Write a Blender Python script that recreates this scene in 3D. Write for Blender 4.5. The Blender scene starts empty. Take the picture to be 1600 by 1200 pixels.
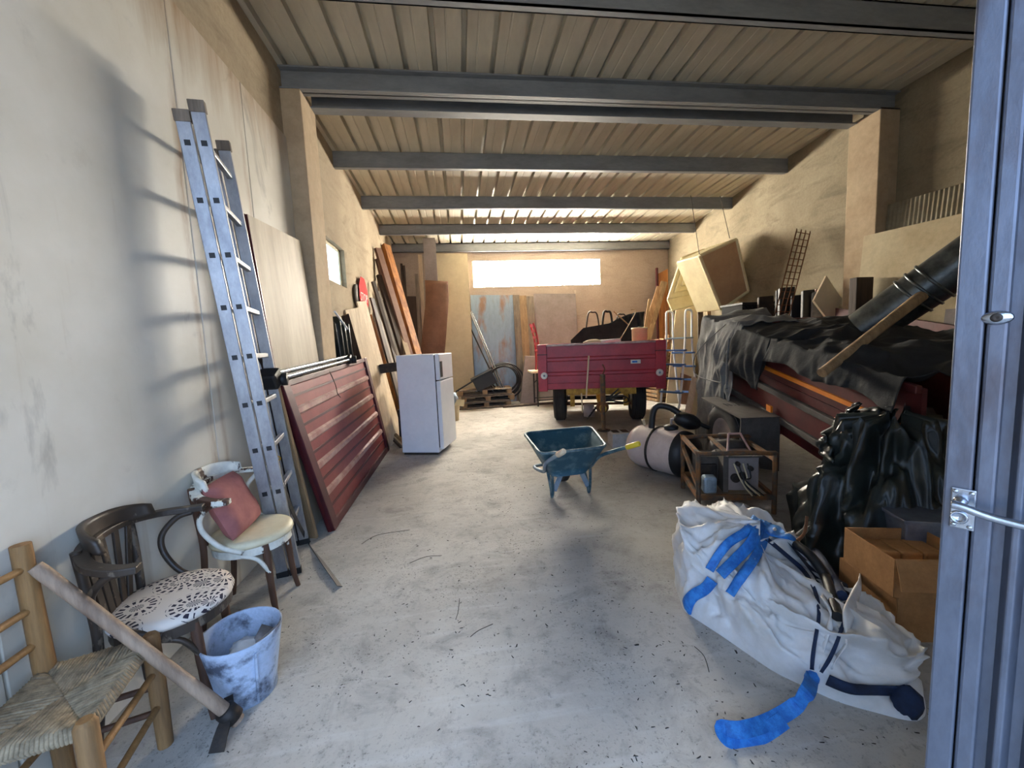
import bpy, bmesh, math, random
from mathutils import Vector as V, Matrix, noise
from mathutils.bvhtree import BVHTree

SC = bpy.context.scene
COL = SC.collection
rnd = random.Random(7)

# ------------------------------------------------------------------ camera
CAMH = 1.45
FPX, YAW, PIT, ROL = 623.0, math.radians(7.17), math.radians(5.74), math.radians(-2.46)
cy, sy, cp, sp = math.cos(YAW), math.sin(YAW), math.cos(PIT), math.sin(PIT)
CF = V((sy * cp, cy * cp, -sp)); CR = V((cy, -sy, 0)); CU = CR.cross(CF)
cr, sr = math.cos(ROL), math.sin(ROL)
CR, CU = CR * cr + CU * sr, CU * cr - CR * sr
CC = V((0, 0, CAMH))
cam = bpy.data.objects.new('camera', bpy.data.cameras.new('camera'))
COL.objects.link(cam)
cam.data.sensor_width = 36; cam.data.lens = FPX / 1600 * 36; cam.data.clip_start = .05
m = Matrix((CR, CU, -CF)).transposed().to_4x4(); m.translation = CC
cam.matrix_world = m
SC.camera = cam

# ------------------------------------------------------------------ world, exposure
SKY_COL, SKY_STR = (.42, .63, 1.0), 5.2
WIN_COL, WIN_STR = (1.0, .92, .78), 108.0
EXPOSURE = 0.0
w = bpy.data.worlds.new('sky'); SC.world = w; w.use_nodes = True
bg = w.node_tree.nodes['Background']
bg.inputs[0].default_value = (*SKY_COL, 1); bg.inputs[1].default_value = SKY_STR
SC.view_settings.view_transform = 'Standard'; SC.view_settings.look = 'None'
SC.view_settings.gamma = 1; SC.view_settings.use_curve_mapping = False
SC.view_settings.exposure = EXPOSURE
# afternoon sun from behind the building: lights the yard outside the door, which bounces warm light in
sun = bpy.data.objects.new('sun', bpy.data.lights.new('sun', 'SUN')); COL.objects.link(sun)
sun.data.energy = 58; sun.data.color = (1.0, .92, .8); sun.data.angle = .01
sun.rotation_euler = V((-.35, -1, -.85)).to_track_quat('-Z', 'Y').to_euler()


# ------------------------------------------------------------------ pixel helpers (1600x1200 frame)
def ray(px, py):
    return CF * FPX + CR * (px - 800) - CU * (py - 600)


def W(px, py, x=None, y=None, z=None):
    d = ray(px, py)
    if x is not None: t = x / d.x
    elif y is not None: t = y / d.y
    else: t = ((z or 0) - CAMH) / d.z
    return CC + d * t


def WP(px, py, p0, n):
    d = ray(px, py)
    return CC + d * ((V(p0) - CC).dot(V(n)) / d.dot(V(n)))


# ------------------------------------------------------------------ materials
def S(r, g, b):
    f = lambda c: ((c / 255 + .055) / 1.055) ** 2.4 if c > 10 else c / 255 / 12.92
    return (f(r), f(g), f(b), 1)


class NT:
    def __init__(s, name):
        s.m = bpy.data.materials.new(name); s.m.use_nodes = True
        s.t = s.m.node_tree; s.b = s.t.nodes['Principled BSDF']
        s.tc = s.t.nodes.new('ShaderNodeTexCoord')

    def n(s, typ, **kw):
        nd = s.t.nodes.new('ShaderNode' + typ)
        for k, v in kw.items():
            if k in nd.inputs: s.set(nd.inputs[k], v)
            else: setattr(nd, k, v)
        return nd

    def set(s, inp, v):
        if isinstance(v, bpy.types.NodeSocket): s.t.links.new(v, inp)
        else: inp.default_value = v

    def map(s, scale=(1, 1, 1), loc=(0, 0, 0), rot=(0, 0, 0)):
        mp = s.n('Mapping', Scale=scale, Location=loc, Rotation=rot)
        s.t.links.new(s.tc.outputs['Object'], mp.inputs[0]); return mp.outputs[0]

    def noise(s, scale, detail=5, rough=.6, vec=None, dist=0):
        return s.n('TexNoise', Vector=vec or s.tc.outputs['Object'], Scale=scale, Detail=detail, Roughness=rough, Distortion=dist).outputs[0]

    def ramp(s, fac, a, b):
        r = s.n('MapRange', Value=fac); r.inputs[1].default_value = a; r.inputs[2].default_value = b
        return r.outputs[0]

    def mix(s, fac, a, b, mode='MIX'):
        mx = s.n('MixRGB', blend_type=mode); s.set(mx.inputs[0], fac); s.set(mx.inputs[1], a); s.set(mx.inputs[2], b)
        return mx.outputs[0]

    def math(s, op, a, b=0.0):
        md = s.n('Math', operation=op); s.set(md.inputs[0], a); s.set(md.inputs[1], b); return md.outputs[0]

    def bump(s, h, strength=.3, dist=.01):
        bp = s.n('Bump', Height=h, Strength=strength, Distance=dist)
        s.t.links.new(bp.outputs[0], s.b.inputs['Normal'])

    def fin(s, col, rough=.6, metal=0.0):
        s.set(s.b.inputs['Base Color'], col); s.set(s.b.inputs['Roughness'], rough); s.set(s.b.inputs['Metallic'], metal)
        return s.m


MATS = {}


def mat(name, c1, c2=None, scale=6, rough=.6, metal=0.0, lo=.4, hi=.65, bump=0.0, bscale=40, stretch=(1, 1, 1), fine=.25):
    if name in MATS: return MATS[name]
    k = NT(name)
    vec = k.map(stretch)
    n1 = k.noise(scale, 6, .62, vec)
    c2 = c2 or tuple(v * .7 for v in c1[:3]) + (1,)
    col = k.mix(k.ramp(n1, lo, hi), c1, c2)
    if fine:
        n2 = k.noise(scale * 7, 4, .7, vec)
        col = k.mix(fine, col, k.mix(k.ramp(n2, .35, .7), (1.25, 1.25, 1.25, 1), (.55, .55, .55, 1)), 'MULTIPLY')
    if bump: k.bump(k.noise(bscale, 5, .65, vec), bump, .01)
    MATS[name] = k.fin(col, rough, metal)
    return MATS[name]


def wood(name, c1, c2, axis='z', scale=3.0, rough=.7):
    st = {'x': (.12, 1.6, 1.6), 'y': (1.6, .12, 1.6), 'z': (1.6, 1.6, .12)}[axis]
    return mat(name, c1, c2, scale * 3, rough, 0, .35, .7, .25, 30, st, .35)


def chip(name, paint, under, thr=.5, scale=9, rough=.5):
    if name in MATS: return MATS[name]
    k = NT(name)
    f = k.ramp(k.noise(scale, 8, .62, k.map((1, 1, .6))), thr - .015, thr + .015)
    col = k.mix(f, paint, under)
    col = k.mix(.3, col, k.mix(k.ramp(k.noise(30, 4), .35, .7), (1.2, 1.2, 1.2, 1), (.5, .5, .5, 1)), 'MULTIPLY')
    k.bump(k.math('SUBTRACT', 1, f), .4, .003)
    MATS[name] = k.fin(col, rough); return MATS[name]


def emit(name, col, strength):
    k = NT(name); k.fin((.8, .8, .8, 1), .4)
    k.b.inputs['Emission Color'].default_value = (*col[:3], 1); k.b.inputs['Emission Strength'].default_value = strength
    return k.m


def m_floor():
    k = NT('worn_concrete')
    big = k.noise(.7, 7, .65); mid = k.noise(4.5, 7, .7, None, .6); spk = k.noise(70, 3, .7); sp2 = k.noise(26, 6, .75)
    scr = k.noise(9, 4, .6, k.map((.25, 2.2, 1), rot=(0, 0, .6)))
    col = k.mix(k.ramp(big, .36, .66), S(200, 196, 188), S(156, 152, 145))
    col = k.mix(k.math('MULTIPLY', k.ramp(mid, .5, .74), .55), col, S(104, 100, 97))
    col = k.mix(k.math('MULTIPLY', k.ramp(scr, .55, .75), .35), col, S(214, 214, 212))
    col = k.mix(k.math('MULTIPLY', k.ramp(sp2, .56, .72), .6), col, S(86, 82, 80))
    col = k.mix(k.math('MULTIPLY', k.math('MULTIPLY', k.ramp(spk, .57, .66), k.ramp(k.noise(3.2, 5, .7), .4, .68)), .9), col, S(60, 56, 54))
    # oily grime by the generator, with the clutter's shade painted in as well
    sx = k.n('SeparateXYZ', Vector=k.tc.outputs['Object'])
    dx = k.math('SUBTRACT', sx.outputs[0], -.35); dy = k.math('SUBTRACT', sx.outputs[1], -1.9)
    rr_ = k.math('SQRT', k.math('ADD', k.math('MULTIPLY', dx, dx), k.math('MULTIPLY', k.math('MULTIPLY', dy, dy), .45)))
    dirt_shade = k.ramp(k.math('ADD', rr_, k.math('MULTIPLY', k.math('SUBTRACT', big, .5), 1.6)), 1.25, .55)
    col = k.mix(k.math('MULTIPLY', dirt_shade, .6), col, S(92, 88, 86))
    k.bump(k.math('ADD', k.math('MULTIPLY', mid, .6), k.math('ADD', sp2, k.math('MULTIPLY', spk, .3))), .35, .006)
    rg = k.n('MapRange', Value=mid); rg.inputs[1].default_value = .3; rg.inputs[2].default_value = .7; rg.inputs[3].default_value = .62; rg.inputs[4].default_value = .85
    return k.fin(col, rg.outputs[0])


def m_leftwall():
    k = NT('white_plaster_panel')
    a = k.noise(1.3, 6, .6); b = k.noise(6, 6, .7)
    drip = k.noise(3.0, 5, .6, k.map((1, 2.2, .12)))
    scuff = k.noise(2.2, 6, .6, k.map((1, 1.0, .45), rot=(.9, 0, 0)), 1.2)
    col = k.mix(k.ramp(a, .35, .7), S(226, 222, 212), S(205, 199, 184))
    col = k.mix(k.math('MULTIPLY', k.ramp(drip, .62, .8), .45), col, S(158, 132, 92))
    col = k.mix(k.math('MULTIPLY', k.ramp(scuff, .62, .70), .4), col, S(120, 118, 112))
    col = k.mix(k.math('MULTIPLY', k.ramp(b, .62, .8), .25), col, S(150, 146, 138))
    sx = k.n('SeparateXYZ', Vector=k.tc.outputs['Object'])
    wob = k.math('MULTIPLY', k.math('SUBTRACT', k.noise(2.5, 5, .6, k.map((1, 1, .6))), .5), .12)
    for yy, wd, st_ in ((-1.47, .05, .75), (-1.36, .03, .5), (-.72, .04, .6)):
        d_ = k.math('ABSOLUTE', k.math('SUBTRACT', k.math('ADD', sx.outputs[1], wob), yy))
        col = k.mix(k.math('MULTIPLY', k.math('MULTIPLY', k.ramp(d_, wd, 0), k.ramp(k.noise(5, 5, .7, k.map((1, 1, .25))), .38, .62)), st_), col, S(140, 104, 62))
    topm = k.math('MULTIPLY', k.ramp(k.math('ADD', sx.outputs[2], k.math('MULTIPLY', k.noise(6, 5, .7, k.map((1, 1, .1))), .9)), 3.5, 3.95), .7)
    col = k.mix(topm, col, S(150, 112, 66))
    k.bump(k.math('ADD', a, k.math('MULTIPLY', b, .3)), .12, .01)
    return k.fin(col, .55)


def m_block(name, c1, c2, c3):
    k = NT(name)
    a = k.noise(1.1, 6, .65); st = k.noise(2.4, 6, .65, k.map((.6, .6, 2.0), rot=(.1, 0, 0)), .9)
    f = k.noise(30, 5, .7)
    col = k.mix(k.ramp(a, .35, .7), c1, c2)
    col = k.mix(k.math('MULTIPLY', k.ramp(st, .5, .75), .6), col, c3)
    col = k.mix(.3, col, k.mix(k.ramp(f, .35, .7), (1.2, 1.2, 1.2, 1), (.55, .55, .55, 1)), 'MULTIPLY')
    k.bump(k.math('ADD', st, k.math('MULTIPLY', f, .35)), .5, .02)
    return k.fin(col, .9)


def m_floral():
    k = NT('floral_cotton')
    v = k.map((1, 1, 1))
    vo = k.n('TexVoronoi', Vector=v, Scale=6.5); vo.feature = 'F1'
    d = vo.outputs['Distance']
    sub = k.n('VectorMath', operation='SUBTRACT'); k.set(sub.inputs[0], v); 
    k.t.links.new(vo.outputs['Position'], sub.inputs[1])
    sx = k.n('SeparateXYZ', Vector=sub.outputs[0])
    sx2 = k.math('MULTIPLY', sx.outputs[0], 1.0)
    ang = k.math('ARCTAN2', sx.outputs[1], sx2)
    pet = k.math('SINE', k.math('ADD', k.math('MULTIPLY', ang, 15.0), k.math('MULTIPLY', d, 8)))
    rings = k.math('SINE', k.math('MULTIPLY', d, 42.0))
    f = k.math('MULTIPLY', k.math('GREATER_THAN', pet, .05), k.math('GREATER_THAN', rings, -.45))
    f = k.math('MULTIPLY', f, k.math('LESS_THAN', d, .6))
    f = k.math('MULTIPLY', f, k.math('GREATER_THAN', d, .07))
    rn = k.n('SeparateXYZ', Vector=vo.outputs['Color'])
    f = k.math('MULTIPLY', f, k.math('GREATER_THAN', rn.outputs[0], .12))
    col = k.mix(f, S(214, 203, 192), S(38, 32, 48))
    k.bump(k.noise(300, 2), .1, .002)
    return k.fin(col, .85)


C = {}


def init_mats():
    C.update(
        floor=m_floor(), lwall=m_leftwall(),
        lblock=m_block('left_block_wall', S(176, 160, 134), S(150, 134, 112), S(112, 98, 80)),
        rblock=m_block('right_block_wall', S(154, 142, 118), S(128, 116, 93), S(86, 76, 58)),
        bblock=m_block('back_wall_render', S(182, 166, 152), S(168, 152, 138), S(150, 134, 118)),
        pillar=mat('pillar_render', S(196, 176, 146), S(176, 152, 122), 2, .85, 0, .3, .7, .15, 20),
        sheet=mat('roof_sheet', S(214, 207, 188), S(192, 183, 162), 2.2, .5, .0, .3, .7, .05, 40, (1, .25, 1), .15),
        steel=mat('painted_steel', S(136, 140, 144), S(116, 118, 122), 5, .5, .0, .4, .7, .05, 40, (.3, 1, 1)),
        galv=mat('galvanised_steel', S(150, 160, 178), S(106, 112, 126), 5, .4, .7, .35, .7, .08, 30),
        door=mat('door_steel', S(104, 109, 122), S(78, 66, 66), 5, .45, .5, .5, .68, .08, 60, (1, 1, .35), .35),
        rust=mat('rust', S(120, 76, 44), S(78, 50, 34), 14, .85, .2, .3, .7, .3, 60),
        rustframe=mat('rusty_frame', S(134, 92, 54), S(86, 78, 70), 11, .75, .4, .4, .6, .3, 60),
        chrome=mat('brushed_chrome', S(196, 200, 208), S(160, 164, 172), 20, .25, .95, .3, .7, 0),
        alu=mat('weathered_aluminium', S(176, 178, 182), S(140, 142, 148), 10, .42, .75, .35, .7, .06, 40, (1, 1, .4)),
        black=mat('black_plastic', S(30, 31, 34), S(20, 20, 22), 10, .5, 0, .3, .7, .05),
        rubber=mat('tyre_rubber', S(40, 40, 42), S(54, 52, 50), 12, .8, 0, .4, .7, .2),
        white=mat('white_enamel', S(242, 245, 250), S(228, 232, 240), 3, .35, 0, .3, .8, .0, fine=.06),
        red=mat('red_lacquer', S(178, 52, 64), S(148, 40, 52), 5, .4, .0, .35, .7, .04, 30),
        maroon=mat('maroon_steel', S(142, 62, 62), S(116, 44, 48), 3, .42, .1, .35, .7, .04, 30, fine=.2),
        maroond=mat('dark_maroon_steel', S(82, 22, 32), S(64, 16, 26), 5, .45, .1, .35, .7, .04, 30),
        ridge=mat('pale_pink_paint', S(196, 168, 160), S(150, 100, 96), 6, .4, .1, .35, .7),  # pale tone; on the tailgate it paints the lit ridges
        maroon2=mat('old_trailer_paint', S(96, 34, 34), S(70, 26, 28), 5, .5, .1, .35, .7, .08, 30),
        orange=mat('orange_stripe', S(232, 140, 30), S(214, 110, 20), 8, .5, 0, .3, .8, fine=.1),
        yellow=mat('yellow_paint', S(200, 160, 60), S(150, 110, 40), 14, .6, .1, .4, .65, .1),
        yplast=mat('yellow_plastic', S(226, 200, 60), S(206, 176, 50), 10, .45, 0, .3, .8, fine=.1),
        pale=wood('pale_board', S(236, 216, 186), S(206, 182, 148)),
        tan=wood('tan_timber', S(168, 140, 104), S(120, 96, 70)),
        grey=wood('grey_timber', S(140, 128, 114), S(96, 86, 76)),
        orangew=wood('orange_timber', S(186, 122, 60), S(110, 64, 32)),
        darkw=wood('dark_timber', S(78, 60, 48), S(48, 38, 32)),  # on the sign_shadow disc this dark tone stands in for shadow
        brownw=mat('brown_hardboard', S(142, 102, 80), S(120, 86, 68), 4, .7, 0, .3, .7, .05, 30, fine=.2),
        ply=mat('weathered_plywood', S(206, 194, 172), S(172, 156, 132), 3, .6, 0, .35, .7, .08, 30, (1, 2.5, .3)),
        cream=mat('cream_sheet', S(214, 200, 168), S(196, 180, 148), 2, .7, 0, .3, .7, .05, 30, fine=.12),
        greysheet=mat('grey_panel', S(150, 140, 138), S(126, 116, 114), 3, .7, 0, .3, .7, .06, 20, fine=.2),
        gplast=mat('cream_fibreglass', S(226, 214, 172), S(206, 190, 146), 4, .5, 0, .35, .75, .05, 20, fine=.12),
        card=mat('cardboard', S(176, 128, 78), S(146, 102, 60), 8, .85, 0, .3, .7, .1, 30),
        cardb=mat('brown_shaded_inside', S(196, 160, 122), S(176, 140, 104), 3, .85, 0, .3, .7, .08, 20, fine=.15),  # brown that paints the shade inside the fibreglass tub
        tarp=mat('dusty_grey_tarp', S(128, 128, 126), S(84, 86, 88), 5, .9, 0, .3, .7, .35, 26),
        btarp=mat('black_tarp', S(44, 46, 48), S(28, 29, 31), 5, .92, 0, .3, .7, .35, 30),
        bplast=mat('black_polythene', S(44, 52, 50), S(22, 26, 26), 4, .32, 0, .35, .65, .2, 14),
        bag=mat('white_woven_polypropylene', S(226, 226, 228), S(196, 192, 184), 4, .55, 0, .35, .75, .25, 10, fine=.1),
        blue=mat('blue_webbing', S(52, 136, 216), S(34, 106, 190), 30, .6, 0, .4, .6, .2, 200),
        blue2=mat('blue_plastic_tread', S(52, 92, 150), S(40, 76, 130), 10, .5, 0, .3, .8, fine=.1),
        navy=mat('navy_cloth', S(26, 44, 76), S(18, 26, 44), 12, .8),
        teal=mat('teal_barrow_paint', S(44, 86, 104), S(92, 124, 134), 9, .5, .2, .52, .66, .15, 30),
        tealr=mat('barrow_frame_paint', S(50, 84, 96), S(120, 140, 146), 8, .5, .2, .45, .65),
        pblue=mat('pale_blue_steel', S(150, 172, 190), S(120, 140, 156), 8, .45, .4, .4, .65),
        tank=mat('pinkish_white_tank', S(214, 198, 192), S(188, 166, 156), 4, .45, 0, .35, .75, .05, fine=.12),
        conc=mat('concrete_block', S(196, 196, 198), S(164, 164, 164), 9, .9, 0, .3, .7, .3, 60),
        chairdk=chip('dark_worn_varnish', S(58, 48, 40), S(104, 92, 78), .6, 12, .45),
        chairwh=chip('chipped_white_paint', S(228, 226, 214), S(74, 46, 32), .55, 9, .5),
        legbr=wood('bare_brown_leg', S(96, 64, 44), S(60, 42, 32)),
        seatw=mat('cream_painted_seat', S(230, 220, 188), S(206, 190, 150), 4, .5, 0, .35, .75, .05, fine=.12),
        rushw=wood('rustic_poplar', S(164, 124, 76), S(112, 82, 50)),
        rush=mat('rush', S(168, 150, 122), S(104, 92, 74), 30, .9, 0, .35, .7, .2, 60),
        pink=mat('dusty_pink_cloth', S(176, 112, 106), S(146, 88, 86), 6, .9, 0, .35, .7, .3, 16, fine=.12),
        floral=m_floral(),
        bucket=mat('mortar_stained_bucket', S(172, 186, 208), S(78, 84, 98), 9, .7, 0, .5, .64, .3, 40),
        handle=wood('worn_tool_handle', S(166, 142, 120), S(112, 90, 74)),
        iron=mat('dark_iron', S(52, 48, 46), S(78, 66, 56), 14, .6, .6, .4, .7, .2),
        signred=mat('faded_red_sign', S(206, 52, 54), S(180, 42, 46), 9, .95, 0, .4, .7),
        signwh=mat('sign_white', S(236, 232, 226), S(220, 214, 206), 9, .9, 0, .4, .7),
        bluegalv=mat('rusted_blue_zinc', S(158, 178, 196), S(160, 130, 110), 1.6, .5, .2, .5, .62, .1, 30, (1.6, 1, .55)),
        pipe=mat('dark_flue_pipe', S(112, 118, 120), S(62, 66, 68), 8, .3, .75, .35, .7, .05, 30),
        glassy=mat('frosted_glass', S(220, 235, 245), S(210, 228, 240), 5, .2),
        fibre=mat('fibre_cement', S(176, 168, 146), S(150, 138, 112), 3, .85, 0, .35, .7, .1, 30),
        fibrew=mat('white_fibre_cement', S(200, 186, 154), S(178, 160, 126), 2, .85, 0, .35, .7, .1, 30),
        fire=wood('split_firewood', S(186, 150, 112), S(130, 98, 70)),
        dust=mat('floor_litter', S(56, 50, 44), S(40, 36, 32), 20, .9),
        outside=mat('outside_gravel', S(150, 145, 135), S(120, 114, 104), 3, .9, 0, .3, .7, .3, 20),
        mudg=mat('dusty_mudguard', S(92, 88, 84), S(70, 64, 60), 6, .7, .2, .35, .7),
    )


init_mats()


# ------------------------------------------------------------------ mesh builder
class MB:
    def __init__(s, M=None):
        s.v = []; s.f = []; s.M = M; s.sm = []

    def add(s, vs, fs, smooth=False):
        o = len(s.v)
        s.v += [(s.M @ V(p)) if s.M else V(p) for p in vs]
        s.f += [tuple(i + o for i in f) for f in fs]; s.sm += [smooth] * len(fs)
        return s

    def hexa(s, p):  # 4 bottom + 4 top
        return s.add(p, [(3, 2, 1, 0), (4, 5, 6, 7), (0, 1, 5, 4), (1, 2, 6, 5), (2, 3, 7, 6), (3, 0, 4, 7)])

    def box(s, c, d, R=None):
        c = V(c); h = V(d) / 2
        pts = [V((x * h.x, y * h.y, z * h.z)) for z in (-1, 1) for x, y in ((-1, -1), (1, -1), (1, 1), (-1, 1))]
        return s.hexa([c + (R @ p if R else p) for p in pts])

    def span(s, a, b):
        a, b = V(a), V(b); return s.box((a + b) / 2, b - a)

    def beam(s, a, b, wd, th, face=(0, 0, 1)):
        """box from a to b; wd across, th along 'face' direction"""
        a, b = V(a), V(b); d = (b - a).normalized(); f = V(face)
        f = (f - d * f.dot(d)).normalized(); u = d.cross(f)
        q = [(-1, -1), (1, -1), (1, 1), (-1, 1)]
        return s.hexa([p + u * (i * wd / 2) + f * (j * th / 2) for p in (a, b) for i, j in q])

    def quad(s, c4, th):
        """slab from 4 corners with thickness along its normal"""
        c = [V(p) for p in c4]; n = (c[1] - c[0]).cross(c[3] - c[0]).normalized() * (th / 2)
        return s.hexa([p - n for p in c] + [p + n for p in c])

    def tube(s, pts, r, seg=8, closed=False, caps=True):
        pts = [V(p) for p in pts]; n = len(pts)
        rs = r if isinstance(r, (list, tuple)) else [r] * n
        vs = []; prev = None
        for i, p in enumerate(pts):
            if closed: t = pts[(i + 1) % n] - pts[i - 1]
            else: t = pts[min(i + 1, n - 1)] - pts[max(i - 1, 0)]
            t = t.normalized() if t.length > 1e-9 else V((0, 0, 1))
            if prev is None:
                u = t.orthogonal().normalized()
            else:
                u = (prev - t * prev.dot(t)); u = u.normalized() if u.length > 1e-6 else t.orthogonal().normalized()
            prev = u; w_ = t.cross(u)
            vs += [p + (u * math.cos(2 * math.pi * k / seg) + w_ * math.sin(2 * math.pi * k / seg)) * rs[i] for k in range(seg)]
        fs = []
        for i in range(n if closed else n - 1):
            j = (i + 1) % n
            fs += [(i * seg + k, i * seg + (k + 1) % seg, j * seg + (k + 1) % seg, j * seg + k) for k in range(seg)]
        s.add(vs, fs, True)
        if caps and not closed:
            s.add(vs[:seg], [tuple(range(seg))[::-1]]); s.add(vs[-seg:], [tuple(range(seg))])
        return s

    def lathe(s, prof, c, axis=(0, 0, 1), seg=24, smooth=True):
        c = V(c); R = V((0, 0, 1)).rotation_difference(V(axis)).to_matrix(); vs = []; n = len(prof)
        for r, z in prof:
            vs += [c + R @ V((r * math.cos(2 * math.pi * k / seg), r * math.sin(2 * math.pi * k / seg), z)) for k in range(seg)]
        fs = [(i * seg + k, i * seg + (k + 1) % seg, (i + 1) * seg + (k + 1) % seg, (i + 1) * seg + k) for i in range(n - 1) for k in range(seg)]
        return s.add(vs, fs, smooth)

    def prism(s, poly, ext):
        ext = V(ext); n = len(poly); p = [V(q) for q in poly]
        return s.add(p + [q + ext for q in p], [tuple(range(n))[::-1], tuple(range(n, 2 * n))] + [(i, (i + 1) % n, n + (i + 1) % n, n + i) for i in range(n)])

    def grid(s, fn, nu, nv, smooth=True, th=0.0, closeu=False):
        pts = [[V(fn(i / (nu - (0 if closeu else 1)), j / (nv - 1))) for j in range(nv)] for i in range(nu)]
        lay = [pts]
        if th:
            off = []
            for i in range(nu):
                row = []
                for j in range(nv):
                    a = pts[(i + 1) % nu if closeu else min(i + 1, nu - 1)][j] - pts[i - 1 if (closeu or i) else 0][j]
                    b = pts[i][min(j + 1, nv - 1)] - pts[i][max(j - 1, 0)]
                    n = a.cross(b); n = n.normalized() if n.length > 1e-12 else V((0, 0, 1))
                    row.append(pts[i][j] - n * th)
                off.append(row)
            lay.append(off)
        vs = [p for L in lay for r_ in L for p in r_]; fs = []; N = nu * nv
        iu = range(nu if closeu else nu - 1)
        for li in range(len(lay)):
            for i in iu:
                for j in range(nv - 1):
                    a, b = i * nv + j, ((i + 1) % nu) * nv + j
                    q = (a + li * N, b + li * N, b + 1 + li * N, a + 1 + li * N)
                    fs.append(q if li == 0 else q[::-1])
        if th:
            rim = []
            if not closeu:
                rim += [(j, j + 1) for j in range(nv - 1)] + [((nu - 1) * nv + j + 1, (nu - 1) * nv + j) for j in range(nv - 1)]
            rim += [((((i + 1) % nu) * nv), i * nv) for i in iu] + [(i * nv + nv - 1, ((i + 1) % nu) * nv + nv - 1) for i in iu]
            fs += [(a, b, b + N, a + N) for a, b in rim]
        return s.add(vs, fs, smooth)

    def ell(s, c, r, R=None, nu=16, nv=9, fn=None):
        c = V(c)

        def f(u, v):
            a, b = u * 2 * math.pi, (v - .5) * math.pi
            d = V((math.cos(a) * math.cos(b), math.sin(a) * math.cos(b), math.sin(b)))
            k = fn(d) if fn else 1
            p = V((d.x * r[0], d.y * r[1], d.z * r[2])) * k
            return c + (R @ p if R else p)
        return s.grid(f, nu, nv, True, 0, True)

    def build(s, name, material, parent=None, bevel=0.0, label=None, subsurf=0):
        me = bpy.data.meshes.new(name)
        org = root_loc(parent) if parent else (getattr(s, 'org', None) or base_of(s.v))
        me.from_pydata([p - org for p in s.v], [], s.f)
        me.polygons.foreach_set('use_smooth', s.sm)
        me.materials.append(C[material] if isinstance(material, str) else material)
        me.update()
        o = bpy.data.objects.new(name, me); COL.objects.link(o)
        if parent: o.parent = parent
        else: o.location = org
        if bevel:
            b = o.modifiers.new('bevel', 'BEVEL'); b.width = bevel; b.segments = 2; b.limit_method = 'ANGLE'; b.angle_limit = .6
        if subsurf:
            b = o.modifiers.new('sub', 'SUBSURF'); b.levels = b.render_levels = subsurf
        if label: o['label'] = label
        return o


def base_of(vs):
    lo = [min(p[i] for p in vs) for i in range(3)]; hi = [max(p[i] for p in vs) for i in range(3)]
    return V(((lo[0] + hi[0]) / 2, (lo[1] + hi[1]) / 2, lo[2]))


def root_loc(o):
    p = V((0, 0, 0))
    while o: p += o.location; o = o.parent
    return p


def tag(o, label, cat, group=None, kind=None):
    o['label'] = label; o['category'] = cat
    if group: o['group'] = group
    if kind: o['kind'] = kind
    return o


def T(name, label, cat, loc, group=None, kind=None):
    o = bpy.data.objects.new(name, None); COL.objects.link(o); o.location = V(loc); o.empty_display_size = .1
    return tag(o, label, cat, group, kind)


def thing(mb, name, material, label, cat, group=None, kind=None, **k):
    return tag(mb.build(name, material, None, **k), label, cat, group, kind)


def frame(loc, yaw):
    return Matrix.Translation(V(loc)) @ Matrix.Rotation(yaw, 4, 'Z')


def bez(pts, n=8):
    """smooth path through points (Catmull-Rom)"""
    P = [V(p) for p in pts]; out = []
    for i in range(len(P) - 1):
        a, b, c, d = P[max(i - 1, 0)], P[i], P[i + 1], P[min(i + 2, len(P) - 1)]
        for k in range(n):
            t = k / n
            out.append(.5 * ((2 * b) + (c - a) * t + (2 * a - 5 * b + 4 * c - d) * t * t + (3 * b - 3 * c + d - a) * t ** 3))
    return out + [P[-1]]


def text_mesh(txt, size, M, material, parent, name='lettering', ext=.002):
    cu = bpy.data.curves.new(name, 'FONT'); cu.body = txt; cu.size = size; cu.extrude = ext
    cu.align_x = 'CENTER'; cu.align_y = 'CENTER'; cu.resolution_u = 2
    o = bpy.data.objects.new(name, cu); COL.objects.link(o)
    me = bpy.data.meshes.new_from_object(o.evaluated_get(bpy.context.evaluated_depsgraph_get()))
    COL.objects.unlink(o); bpy.data.objects.remove(o)
    me.transform(Matrix.Translation(-root_loc(parent)) @ M); me.materials.clear(); me.materials.append(C[material])
    o = bpy.data.objects.new(name, me); COL.objects.link(o); o.parent = parent
    return o


def nz(p, s=1.0):
    return noise.noise(V(p) * s)



# ================================================================== STRUCTURE
XL, YB, YF = -1.5, 10.25, -.75
def zr(y): return 4.06 - .016 * (y - 4.18)
def xr(y): return 5.0 if y < 4.5 else 5.016 + (y - 5.68) * .1307

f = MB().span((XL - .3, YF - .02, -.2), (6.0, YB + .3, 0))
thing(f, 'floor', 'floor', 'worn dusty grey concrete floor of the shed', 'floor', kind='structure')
f = MB().span((-18, -22, -.25), (18, YF - .02, -.03))
thing(f, 'ground_outside', 'outside', 'pale gravel yard outside the shed doorway', 'ground', kind='structure')

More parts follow.
